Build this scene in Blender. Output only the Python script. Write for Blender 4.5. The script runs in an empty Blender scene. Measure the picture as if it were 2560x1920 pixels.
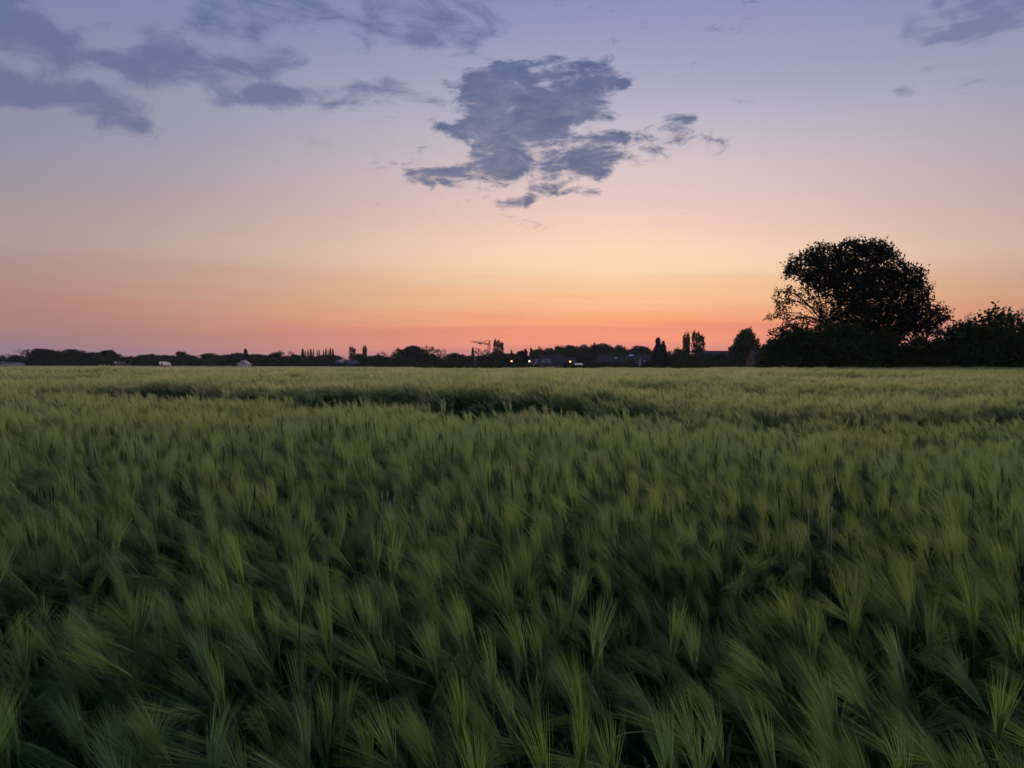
import bpy, math, random
import numpy as np
from mathutils import Vector, Matrix

scene = bpy.context.scene
COL = scene.collection
rad = math.radians

# ------------------------------------------------------------------ camera
CAMZ = 1.65
FPX = 1920.0                       # focal length in pixels of the 2560 px wide photograph
cam_d = bpy.data.cameras.new("camera")
cam_d.sensor_width = 36.0
cam_d.lens = 27.0
cam_d.clip_start = 0.05
cam_d.clip_end = 8000.0
cam = bpy.data.objects.new("camera", cam_d)
COL.objects.link(cam)
cam.location = (0, 0, CAMZ)
PITCH = math.atan((960 - 909) / FPX)
ROLL = rad(0.18)
cam.matrix_world = (Matrix.Translation((0, 0, CAMZ)) @ Matrix.Rotation(rad(90) - PITCH, 4, 'X')
                    @ Matrix.Rotation(ROLL, 4, 'Z'))
scene.camera = cam
CM = cam.matrix_world.to_3x3()

def ray(px, py):
    return CM @ Vector(((px - 1280) / FPX, (960 - py) / FPX, -1.0))

def azel(px, py):
    d = ray(px, py).normalized()
    return math.atan2(d.x, d.y), math.asin(d.z)

def wx(px, depth, py=905):         # world x of a column of the photo at a given depth
    r = ray(px, py)
    return r.x / r.y * depth

def wz(px, py, depth):             # world height of a pixel at a given depth
    r = ray(px, py)
    return CAMZ + r.z / r.y * depth

def lin(c):
    return tuple(((v / 255) / 12.92 if v / 255 <= 0.04045 else ((v / 255 + 0.055) / 1.055) ** 2.4) for v in c)

# ------------------------------------------------------------------ view
scene.view_settings.view_transform = 'Standard'
scene.view_settings.look = 'None'
scene.view_settings.exposure = 0.0
scene.view_settings.gamma = 1.0
scene.cycles.max_bounces = 5
scene.cycles.diffuse_bounces = 3
scene.cycles.transmission_bounces = 3
scene.cycles.transparent_max_bounces = 4

SUN_AZ = azel(1560, 900)[0]
SUN_EL = rad(1.0)

# ------------------------------------------------------------------ node helper
class NT:
    def __init__(self, tree):
        self.t = tree
    def n(self, kind, **kw):
        nd = self.t.nodes.new(kind)
        for k, v in kw.items():
            setattr(nd, k, v)
        return nd
    def put(self, sock, v):
        if isinstance(v, bpy.types.NodeSocket):
            self.t.links.new(v, sock)
        elif v is not None:
            sock.default_value = v
    def m(self, op, a, b=None, c=None, clamp=False):
        nd = self.n('ShaderNodeMath', operation=op, use_clamp=clamp)
        self.put(nd.inputs[0], a); self.put(nd.inputs[1], b)
        if c is not None:
            self.put(nd.inputs[2], c)
        return nd.outputs[0]
    def mix(self, f, a, b, mode='MIX'):
        nd = self.n('ShaderNodeMix', data_type='RGBA', blend_type=mode)
        self.put(nd.inputs[0], f)
        for s, v in ((nd.inputs[6], a), (nd.inputs[7], b)):
            if isinstance(v, tuple) and len(v) == 3:
                v = v + (1,)
            self.put(s, v)
        return nd.outputs[2]
    def xyz(self, x, y, z):
        nd = self.n('ShaderNodeCombineXYZ')
        self.put(nd.inputs[0], x); self.put(nd.inputs[1], y); self.put(nd.inputs[2], z)
        return nd.outputs[0]
    def noise(self, vec, scale, detail=4, rough=0.5, dist=0.0, color=False):
        nd = self.n('ShaderNodeTexNoise')
        if vec is not None:
            self.put(nd.inputs['Vector'], vec)
        nd.inputs['Scale'].default_value = scale
        nd.inputs['Detail'].default_value = detail
        nd.inputs['Roughness'].default_value = rough
        nd.inputs['Distortion'].default_value = dist
        return nd.outputs['Color' if color else 'Fac']
    def ramp(self, f, stops, interp='LINEAR'):
        nd = self.n('ShaderNodeValToRGB')
        cr = nd.color_ramp
        cr.interpolation = interp
        while len(cr.elements) < len(stops):
            cr.elements.new(0.5)
        for e, (p, c) in zip(cr.elements, stops):
            e.position = p
        for e, (p, c) in zip(cr.elements, stops):
            e.color = tuple(c[:3]) + (1,)
        self.put(nd.inputs[0], f)
        return nd.outputs[0]
    def maprange(self, v, a, b, c=0.0, d=1.0, smooth=False):
        nd = self.n('ShaderNodeMapRange', interpolation_type='SMOOTHSTEP' if smooth else 'LINEAR')
        for i, q in enumerate((v, a, b, c, d)):
            self.put(nd.inputs[i], q)
        return nd.outputs[0]

# ------------------------------------------------------------------ sky (world)
world = bpy.data.worlds.new("World")
scene.world = world
world.use_nodes = True
wt = world.node_tree
wt.nodes.clear()
W = NT(wt)
co = W.n('ShaderNodeTexCoord').outputs['Generated']
sep = W.n('ShaderNodeSeparateXYZ')
wt.links.new(co, sep.inputs[0])
DX, DY, DZ = sep.outputs
AZ = W.m('ARCTAN2', DX, DY)
EL = W.m('ARCSINE', W.m('MINIMUM', W.m('MAXIMUM', DZ, -0.9999), 0.9999))
# thin horizontal dust bands near the horizon
bandn = W.noise(W.xyz(W.m('MULTIPLY', AZ, 2.4), W.m('ADD', W.m('MULTIPLY', EL, 62.0), W.m('MULTIPLY', AZ, 1.5)), 3.0), 1.0, 4, 0.6)
bandmask = W.maprange(EL, 0.03, 0.22, 1.0, 0.15, True)
band = W.m('MULTIPLY', W.m('SUBTRACT', bandn, 0.5), bandmask)
soft = W.m('SUBTRACT', W.noise(W.xyz(W.m('MULTIPLY', AZ, 1.0), W.m('MULTIPLY', EL, 3.0), 9.0), 1.6, 3, 0.5), 0.5)
EL2 = W.m('ADD', W.m('ADD', EL, W.m('MULTIPLY', band, 0.055)), W.m('MULTIPLY', soft, 0.045))
FE = W.m('MULTIPLY', EL2, 1.0 / (math.pi / 2), clamp=False)
FE = W.m('MAXIMUM', FE, 0.0)

def stops(col, rows):
    out = []
    for y, c in rows:
        e = math.atan((907 - y) / FPX)
        out.append((max(0.0, e / (math.pi / 2)), lin(c)))
    return sorted(out)

ZEN = [(0.30, lin((128, 138, 184))), (0.42, lin((92, 110, 158))), (0.7, lin((66, 86, 134))), (1.0, lin((58, 78, 126)))]
rampC = W.ramp(FE, stops(0, [(905, (200, 134, 128)), (885, (226, 142, 123)), (868, (244, 147, 120)), (845, (251, 154, 119)), (832, (240, 148, 115)),
                             (812, (253, 166, 120)), (780, (252, 179, 130)), (750, (251, 194, 142)), (705, (250, 199, 156)),
                             (680, (253, 213, 173)), (645, (253, 216, 184)), (600, (247, 208, 187)), (560, (241, 204, 191)),
                             (500, (230, 201, 196)), (420, (216, 197, 200)), (300, (190, 184, 200)), (200, (169, 168, 194)),
                             (100, (154, 156, 190)), (0, (142, 146, 186))]) + ZEN)
rampL = W.ramp(FE, stops(0, [(900, (138, 115, 138)), (880, (148, 122, 138)), (850, (154, 124, 126)), (820, (166, 128, 123)), (770, (176, 134, 124)),
                             (700, (172, 145, 140)), (650, (173, 151, 150)), (600, (166, 152, 152)), (520, (156, 147, 158)),
                             (470, (149, 147, 165)), (400, (141, 144, 165)), (300, (136, 143, 169)), (150, (127, 137, 171)),
                             (0, (118, 130, 172))]) + ZEN)
dz = W.m('SUBTRACT', AZ, SUN_AZ)
wgt = W.m('EXPONENT', W.m('MULTIPLY', W.m('MULTIPLY', dz, dz), -1.0 / (0.50 ** 2)))
wgt = W.m('MAXIMUM', W.m('MULTIPLY', W.m('SUBTRACT', wgt, 0.10), 1.0 / 0.90), 0.0)
base = W.mix(wgt, rampL, rampC)
g1 = W.m('MULTIPLY', W.m('SUBTRACT', AZ, SUN_AZ - 0.01), 1 / 0.20); g2 = W.m('MULTIPLY', W.m('SUBTRACT', EL2, 0.135), 1 / 0.045)
glow = W.m('EXPONENT', W.m('MULTIPLY', W.m('ADD', W.m('MULTIPLY', g1, g1), W.m('MULTIPLY', g2, g2)), -1.0))
base = W.mix(W.m('MULTIPLY', glow, 0.45), base, lin((253, 221, 186)))
# ---- clouds: a coverage chart per cloud bank (tangent-plane sky directions), broken up by fractal noise
GX = W.m('DIVIDE', DX, W.m('MAXIMUM', DY, 0.05))
GZ = W.m('DIVIDE', DZ, W.m('MAXIMUM', DY, 0.05))
def gxz(px, py):
    r = ray(px, py)
    return r.x / r.y, r.z / r.y

def cloudbank(box, rows, warp, wscale, nscale, ang, strength, edge, seed, fine, off):
    x0, y0, x1, y1 = box
    gx0, gz0 = gxz(x0, (y0 + y1) / 2)[0], gxz((x0 + x1) / 2, y0)[1]
    gx1, gz1 = gxz(x1, (y0 + y1) / 2)[0], gxz((x0 + x1) / 2, y1)[1]
    ncol, nrow = max(len(r) for r in rows), len(rows)
    inbox = W.m('MULTIPLY', W.m('MULTIPLY', W.m('GREATER_THAN', GX, gx0 - 0.03), W.m('LESS_THAN', GX, gx1 + 0.03)),
                W.m('MULTIPLY', W.m('GREATER_THAN', GZ, gz1 - 0.03), W.m('LESS_THAN', GZ, gz0 + 0.08)))
    inbox = W.m('MULTIPLY', inbox, W.m('GREATER_THAN', DY, 0.1))
    ca, sa = math.cos(ang), math.sin(ang)
    U = W.m('ADD', W.m('MULTIPLY', GX, ca), W.m('MULTIPLY', GZ, sa))
    V = W.m('SUBTRACT', W.m('MULTIPLY', GZ, ca), W.m('MULTIPLY', GX, sa))
    n1 = W.noise(W.xyz(W.m('MULTIPLY', U, nscale[0]), W.m('MULTIPLY', V, nscale[1]), seed), 1.0, 9, fine, 0.5)
    wn = W.noise(W.xyz(W.m('MULTIPLY', U, wscale), W.m('MULTIPLY', V, wscale * 1.6), seed + 5), 1.0, 6, 0.6, color=True)
    sp = W.n('ShaderNodeSeparateColor'); wt.links.new(wn, sp.inputs[0])
    A = W.m('ADD', GX, W.m('MULTIPLY', W.m('SUBTRACT', sp.outputs[0], 0.5), warp))
    E = W.m('ADD', GZ, W.m('MULTIPLY', W.m('SUBTRACT', sp.outputs[1], 0.5), warp * 0.7))
    fu = W.maprange(A, gx0, gx1)
    fv = W.m('SUBTRACT', W.m('MULTIPLY', W.m('SUBTRACT', E, gz0), nrow / (gz1 - gz0)), 0.5)
    acc = None
    for k in range(0, nrow, 3):
        tri = [rows[k + q] if k + q < nrow else '' for q in range(3)]
        tri = [t.ljust(ncol, '0') for t in tri]
        st = [((c + 0.5) / ncol, tuple(int(t[c]) / 9 for t in tri)) for c in range(ncol)]
        rc = W.ramp(fu, st, 'B_SPLINE' if False else 'LINEAR')
        s2 = W.n('ShaderNodeSeparateColor'); wt.links.new(rc, s2.inputs[0])
        for q in range(3):
            if k + q < nrow:
                hat = W.m('MAXIMUM', W.m('SUBTRACT', 1.0, W.m('ABSOLUTE', W.m('SUBTRACT', fv, float(k + q)))), 0.0)
                if k + q == 0:
                    hat = W.m('MINIMUM', W.m('MAXIMUM', W.m('SUBTRACT', 1.0, fv), 0.0), 1.0)
                t_ = W.m('MULTIPLY', hat, s2.outputs[q])
                acc = t_ if acc is None else W.m('ADD', acc, t_)
    # nothing outside the chart's sides
    d = W.m('ADD', W.m('SUBTRACT', acc, off), W.m('MULTIPLY', W.m('SUBTRACT', n1, 0.5), strength))
    return inbox, W.maprange(d, edge[0], edge[1], 0.0, 1.0, True), n1

MAIN = ["00000000000000020000200000000000",
        "00000000035666665556400000000000",
        "00000005889985585567630000000000",
        "00000667899976675687860000000000",
        "00000036889866889977620000000000",
        "00000025898787899887400000000000",
        "00000004899999999864400004664310",
        "00003678999999987420003345530000",
        "00000257899999866667676633544550",
        "00023200577753466776533442000000",
        "00022004678885666775545330000000",
        "03778888888884464676400000000000",
        "03567655556543344333200000000000",
        "00002100000005554443000000000000",
        "00000000036664220000000000000000"]
LEFT = ["74200000000334444343003333444300",
        "98620020003576443434545334555430",
        "88853000353445464330045545444430",
        "55775000366344230000004345533000",
        "34576565567534444300000000000000",
        "32455466767666654430000000000000",
        "86433304566665433000000300000000",
        "99876742000044677765566653000000",
        "66887874300035555556665423400000",
        "00235665400000000000000000000000",
        "00000056730000000000000000000000",
        "00000000230000000000000000000000"]
RIGHT = ["000000245445677665566666",
         "000333224563445788654444",
         "000443333256778864444433",
         "003445566665433200000000",
         "002200330000000000000000",
         "000000000000000000000000",
         "000002320000000020000000",
         "000000000002345443220000",
         "024430000233300000000000"]
bA, cA, nA = cloudbank((950, 120, 1850, 520), MAIN, 0.030, 18.0, (21.0, 50.0), rad(5), 2.3, (-0.12, 0.42), 1.7, 0.70, 0.325)
bB, cB, nB = cloudbank((0, 0, 1320, 360), LEFT, 0.045, 9.0, (14.0, 32.0), rad(-12), 1.7, (-0.16, 0.50), 8.2, 0.68, 0.285)
bC, cC, nC = cloudbank((2200, 0, 2620, 243), RIGHT, 0.012, 9.0, (10.0, 70.0), rad(14), 1.3, (-0.12, 0.45), 4.4, 0.6, 0.30)
elf = W.maprange(EL, 0.2, 0.45)
colA = W.mix(elf, lin((102, 109, 138)), lin((84, 102, 142)))
colB = W.mix(elf, lin((108, 113, 144)), lin((94, 108, 150)))
# below the horizon: dark land
base = W.mix(W.maprange(EL, -0.02, -0.002), (0.02, 0.022, 0.02), base)
def bg(c):
    nd = W.n('ShaderNodeBackground'); W.put(nd.inputs[0], c); return nd.outputs[0]
def mixsh(f, a, b):
    nd = W.n('ShaderNodeMixShader'); W.put(nd.inputs[0], f); wt.links.new(a, nd.inputs[1]); wt.links.new(b, nd.inputs[2])
    return nd.outputs[0]
thinA = W.maprange(nA, 0.35, 0.62, 0.74, 0.97)
sky = bg(base)
sky = mixsh(bC, sky, bg(W.mix(W.m('MULTIPLY', cC, 0.62), base, colB)))
sky = mixsh(bB, sky, bg(W.mix(W.m('MULTIPLY', cB, 0.84), base, colB)))
sky = mixsh(bA, sky, bg(W.mix(W.m('MULTIPLY', cA, thinA), W.mix(W.m('MULTIPLY', bB, W.m('MULTIPLY', cB, 0.84)), base, colB), colA)))
nish = W.n('ShaderNodeTexSky', sky_type='NISHITA')
nish.sun_disc = False
nish.sun_elevation = SUN_EL
nish.sun_rotation = SUN_AZ
nish.altitude = 50
nish.dust_density = 2.0
bg2 = W.n('ShaderNodeBackground'); W.put(bg2.inputs[0], nish.outputs[0]); bg2.inputs[1].default_value = SKY_N = 0.0
ad = W.n('ShaderNodeAddShader')
wt.links.new(sky, ad.inputs[0]); wt.links.new(bg2.outputs[0], ad.inputs[1])
wo = W.n('ShaderNodeOutputWorld')
wt.links.new(ad.outputs[0], wo.inputs[0])

# ------------------------------------------------------------------ sun: the last glow of the set sun, very soft
sun_d = bpy.data.lights.new("sun", 'SUN')
sun_d.energy = 3.6
sun_d.angle = rad(24)
sun_d.color = (1.0, 0.80, 0.60)
sun = bpy.data.objects.new("sun", sun_d)
COL.objects.link(sun)
sun.rotation_euler = Vector((math.sin(SUN_AZ), math.cos(SUN_AZ), math.tan(rad(6)))).to_track_quat('Z', 'Y').to_euler()

# ------------------------------------------------------------------ materials
def new_mat(name):
    m = bpy.data.materials.new(name)
    m.use_nodes = True
    m.node_tree.nodes.clear()
    return m, NT(m.node_tree)

def simple_mat(name, col, rough=0.8, var=0.25, scale=3.0, metallic=0.0, col2=None):
    m, T = new_mat(name)
    tc = T.n('ShaderNodeTexCoord').outputs['Object']
    n = T.noise(tc, scale, 5, 0.6)
    c2 = col2 or tuple(v * (1 - var) for v in col)
    c1 = tuple(min(1, v * (1 + var)) for v in col)
    c = T.mix(T.maprange(n, 0.3, 0.7), c2, c1)
    b = T.n('ShaderNodeBsdfPrincipled')
    T.put(b.inputs['Base Color'], c)
    b.inputs['Roughness'].default_value = rough
    b.inputs['Metallic'].default_value = metallic
    b.inputs['Specular IOR Level'].default_value = 0.3
    o = T.n('ShaderNodeOutputMaterial')
    m.node_tree.links.new(b.outputs[0], o.inputs[0])
    return m

def emit_mat(name, col, strength):
    m, T = new_mat(name)
    e = T.n('ShaderNodeEmission')
    e.inputs[0].default_value = tuple(col) + (1,)
    e.inputs[1].default_value = strength
    o = T.n('ShaderNodeOutputMaterial')
    m.node_tree.links.new(e.outputs[0], o.inputs[0])
    return m

def plant_mat(name, ca, cb, cc, trans=0.25, sheen=0.0, world_scale=0.35, rough=0.55, far_light=None):
    """diffuse + translucent leaf tissue; varies per plant and in broad drifts over the field"""
    m, T = new_mat(name)
    oi = T.n('ShaderNodeObjectInfo')
    geo = T.n('ShaderNodeNewGeometry')
    drift = T.noise(geo.outputs['Position'], world_scale, 3, 0.6)
    c = T.mix(T.maprange(oi.outputs['Random'], 0.1, 0.9), ca, cb)
    c = T.mix(T.maprange(drift, 0.38, 0.66, 0.0, 0.75), c, cc)
    if far_light:                       # paler with distance: far-field brightness painted into the crop colour, in uneven strips
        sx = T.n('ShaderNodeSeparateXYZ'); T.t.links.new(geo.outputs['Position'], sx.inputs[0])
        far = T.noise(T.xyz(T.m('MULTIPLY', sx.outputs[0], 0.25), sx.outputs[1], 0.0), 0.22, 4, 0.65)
        c = T.mix(T.m('MULTIPLY', T.maprange(sx.outputs[1], 0.5, 18.0, 0.0, 0.92), T.maprange(far, 0.36, 0.58, 0.45, 1.0)), c, far_light)
    d = T.n('ShaderNodeBsdfDiffuse'); T.put(d.inputs[0], c)
    t = T.n('ShaderNodeBsdfTranslucent'); T.put(t.inputs[0], c)
    g = T.n('ShaderNodeBsdfGlossy'); g.inputs['Roughness'].default_value = rough
    T.put(g.inputs[0], (0.8, 0.8, 0.8, 1))
    mx = T.n('ShaderNodeMixShader'); mx.inputs[0].default_value = trans
    T.t.links.new(d.outputs[0], mx.inputs[1]); T.t.links.new(t.outputs[0], mx.inputs[2])
    mx2 = T.n('ShaderNodeMixShader'); mx2.inputs[0].default_value = sheen
    T.t.links.new(mx.outputs[0], mx2.inputs[1]); T.t.links.new(g.outputs[0], mx2.inputs[2])
    o = T.n('ShaderNodeOutputMaterial')
    T.t.links.new(mx2.outputs[0], o.inputs[0])
    return m

M_AWN = plant_mat('barley_awn', (0.155, 0.285, 0.06), (0.085, 0.25, 0.11), (0.24, 0.29, 0.07), 0.45, 0.02, 0.30, 0.45, far_light=(0.58, 0.57, 0.26))
M_EAR = plant_mat('barley_ear', (0.10, 0.18, 0.03), (0.08, 0.17, 0.05), (0.13, 0.17, 0.04), 0.15, 0.02, 0.30, far_light=(0.38, 0.36, 0.15))
M_BLADE = plant_mat('barley_blade', (0.045, 0.13, 0.025), (0.035, 0.12, 0.045), (0.06, 0.13, 0.025), 0.3, 0.03, 0.5)
M_SOIL = simple_mat('field_soil', (0.05, 0.042, 0.028), 0.95, 0.4, 2.0)
M_WEED = simple_mat('weed_stalk', (0.035, 0.04, 0.02), 0.8, 0.3, 4.0)
M_SEED = simple_mat('seed_head', (0.45, 0.36, 0.26), 0.8, 0.3, 4.0)
M_MEADOW = simple_mat('meadow', (0.05, 0.075, 0.025), 0.95, 0.4, 0.08)
M_BARK = simple_mat('bark', (0.035, 0.028, 0.022), 0.95, 0.35, 2.0)
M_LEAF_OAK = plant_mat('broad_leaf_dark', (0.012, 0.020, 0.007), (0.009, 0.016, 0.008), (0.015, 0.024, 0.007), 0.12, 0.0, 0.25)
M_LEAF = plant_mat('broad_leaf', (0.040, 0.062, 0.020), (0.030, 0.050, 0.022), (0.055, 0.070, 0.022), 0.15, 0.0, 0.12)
M_LEAF_N = plant_mat('conifer_needles', (0.020, 0.034, 0.020), (0.016, 0.030, 0.018), (0.024, 0.036, 0.018), 0.05, 0.0, 0.12)
M_WHITE = simple_mat('white_render', (0.60, 0.62, 0.66), 0.8, 0.06, 0.8)
M_CREAM = simple_mat('pale_render', (0.07, 0.07, 0.08), 0.85, 0.1, 0.8)
M_BRICK = simple_mat('dark_brick', (0.12, 0.075, 0.06), 0.9, 0.3, 1.2)
M_SLATE = simple_mat('slate_roof', (0.045, 0.055, 0.08), 0.6, 0.3, 1.5)
M_TILE = simple_mat('dark_tile_roof', (0.055, 0.045, 0.05), 0.75, 0.3, 1.5)
M_PALEROOF = simple_mat('pale_metal_roof', (0.15, 0.165, 0.19), 0.55, 0.1, 1.0)
M_GLASS = simple_mat('window_glass', (0.03, 0.035, 0.045), 0.08, 0.2, 1.0)
M_SKYL = simple_mat('skylight_glass', (0.75, 0.78, 0.85), 0.2, 0.05, 1.0)
M_FRAME = simple_mat('window_frame', (0.6, 0.6, 0.6), 0.6, 0.1, 2.0)
M_STEEL = simple_mat('painted_steel', (0.10, 0.07, 0.05), 0.55, 0.3, 1.0)
M_CONC = simple_mat('concrete', (0.25, 0.25, 0.25), 0.9, 0.2, 1.0)
M_POLE = simple_mat('galvanised_pole', (0.12, 0.13, 0.14), 0.5, 0.2, 1.0)
M_LAMP_W = emit_mat('lamp_glow_warm', (1.0, 0.42, 0.10), 5.0)
M_LAMP_Y = emit_mat('lamp_glow_pale', (1.0, 0.66, 0.28), 5.0)
M_LIT = emit_mat('lit_window', (0.55, 0.62, 0.95), 0.6)

# ------------------------------------------------------------------ mesh helpers
class MB:
    def __init__(self):
        self.v, self.f, self.mi = [], [], []
    def add(self, verts, faces, mi=0):
        o = len(self.v)
        self.v.extend([tuple(p) for p in verts])
        self.f.extend([tuple(i + o for i in q) for q in faces])
        self.mi.extend([mi] * len(faces))
    def box(self, c, s, rz=0.0, mi=0):
        R = Matrix.Rotation(rz, 3, 'Z')
        vs = []
        for z in (-.5, .5):
            for x, y in ((-.5, -.5), (.5, -.5), (.5, .5), (-.5, .5)):
                vs.append(R @ Vector((x * s[0], y * s[1], 0)) + Vector((c[0], c[1], c[2] + z * s[2])))
        self.add(vs, [(3, 2, 1, 0), (4, 5, 6, 7), (0, 1, 5, 4), (1, 2, 6, 5), (2, 3, 7, 6), (3, 0, 4, 7)], mi)
    def tube(self, a, b, ra, rb, n=6, mi=0, cap=True):
        a, b = Vector(a), Vector(b)
        d = (b - a)
        if d.length < 1e-6:
            return
        d.normalize()
        u = d.cross(Vector((0, 0, 1)) if abs(d.z) < 0.9 else Vector((1, 0, 0))).normalized()
        w = d.cross(u)
        vs = []
        for p, r in ((a, ra), (b, rb)):
            for k in range(n):
                t = 2 * math.pi * k / n
                vs.append(p + (u * math.cos(t) + w * math.sin(t)) * r)
        fs = [(k, (k + 1) % n, n + (k + 1) % n, n + k) for k in range(n)]
        if cap:
            fs += [tuple(range(n - 1, -1, -1)), tuple(range(n, 2 * n))]
        self.add(vs, fs, mi)
    def mesh(self, name, mats):
        me = bpy.data.meshes.new(name)
        me.from_pydata(self.v, [], self.f)
        for m in (mats if isinstance(mats, (list, tuple)) else [mats]):
            me.materials.append(m)
        if any(self.mi):
            me.polygons.foreach_set('material_index', self.mi)
        me.update()
        return me

def np_mesh(name, V, F, mats, mi=None):
    """V (n,3), F (m,k) with k = 3 or 4"""
    me = bpy.data.meshes.new(name)
    V = np.asarray(V, np.float32); F = np.asarray(F, np.int32)
    me.vertices.add(len(V)); me.vertices.foreach_set('co', V.ravel())
    me.loops.add(F.size); me.loops.foreach_set('vertex_index', F.ravel())
    me.polygons.add(len(F))
    me.polygons.foreach_set('loop_start', np.arange(0, F.size, F.shape[1], dtype=np.int32))
    for m in mats:
        me.materials.append(m)
    if mi is not None:
        me.polygons.foreach_set('material_index', np.asarray(mi, np.int32))
    me.update(calc_edges=True)
    me.validate()
    return me

def link(name, data, parent=None, loc=None, rz=0.0):
    o = bpy.data.objects.new(name, data)
    COL.objects.link(o)
    if parent is not None:
        o.parent = parent
    if loc is not None:
        o.location = loc
    o.rotation_euler.z = rz
    return o

def tag(o, label=None, cat=None, group=None, kind=None):
    if label: o['label'] = label
    if cat: o['category'] = cat
    if group: o['group'] = group
    if kind: o['kind'] = kind
    return o

# ------------------------------------------------------------------ terrain
def sstep(a, b, v):
    t = np.clip((np.asarray(v, float) - a) / (b - a), 0, 1)
    return t * t * (3 - 2 * t)

def edge_y(x):                       # near edge of the tramline
    return np.interp(x, [-20, -7.35, -4.2, -2.1, -0.46, 2.05, 3.8, 6.1, 20], [20.5, 15.4, 12.8, 11.7, 11.6, 10.8, 10.5, 10.4, 10.0]) + 0.10 * np.sin(x * 1.9)

def ground(x, y):
    x = np.asarray(x, float); y = np.asarray(y, float)
    v = y - edge_y(x)
    amp = sstep(-14, -8, x) * (1 - 0.9 * sstep(0.3, 3.5, x)) * (1 - sstep(30, 60, np.abs(x)))
    g = 0.20 * sstep(4, 12, v) * (1 - amp) + amp * (0.27 * sstep(0.6, 1.9, v) - 0.07 * sstep(6, 20, v)) + 0.34 * np.clip(x / 60, -0.1, 1) * sstep(25, 100, y)
    g = g - 0.30 * sstep(22, 100, y)
    fall = 1 - sstep(112, 132, y) * (1 - sstep(20, 45, x))
    return g * fall * (1 - sstep(200, 400, y))

def wave(x, y, seed, s):
    """smooth pseudo random waves, about -1..1"""
    r = np.random.default_rng(seed)
    out = 0
    for k in range(7):
        a = r.uniform(0, 2 * math.pi); f = r.uniform(0.6, 1.9) / s; p = r.uniform(0, 7)
        out = out + np.sin((x * math.cos(a) * 0.6 + y * math.sin(a)) * f * 2 * math.pi + p)
    return out / 3.2

EDGE = 107.0                        # far edge of the crop

gx = np.concatenate([-np.geomspace(1100, 60, 14), np.linspace(-50, 50, 41), np.geomspace(60, 1100, 14)])
gy = np.concatenate([[-400, -100, -30], np.linspace(-10, 30, 41), np.linspace(33, 140, 37), np.geomspace(150, 1500, 20)])
GXX, GYY = np.meshgrid(gx, gy)
GV = np.stack([GXX.ravel(), GYY.ravel(), (ground(GXX, GYY)).ravel()], 1)
nxg = len(gx)
GF, GMI = [], []
for j in range(len(gy) - 1):
    for i in range(nxg - 1):
        GF.append((j * nxg + i, j * nxg + i + 1, (j + 1) * nxg + i + 1, (j + 1) * nxg + i))
        GMI.append(0 if gy[j] < EDGE else 1)
gnd = link('ground', np_mesh('ground', GV, GF, [M_SOIL, M_MEADOW], GMI))
tag(gnd, kind='structure')

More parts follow.
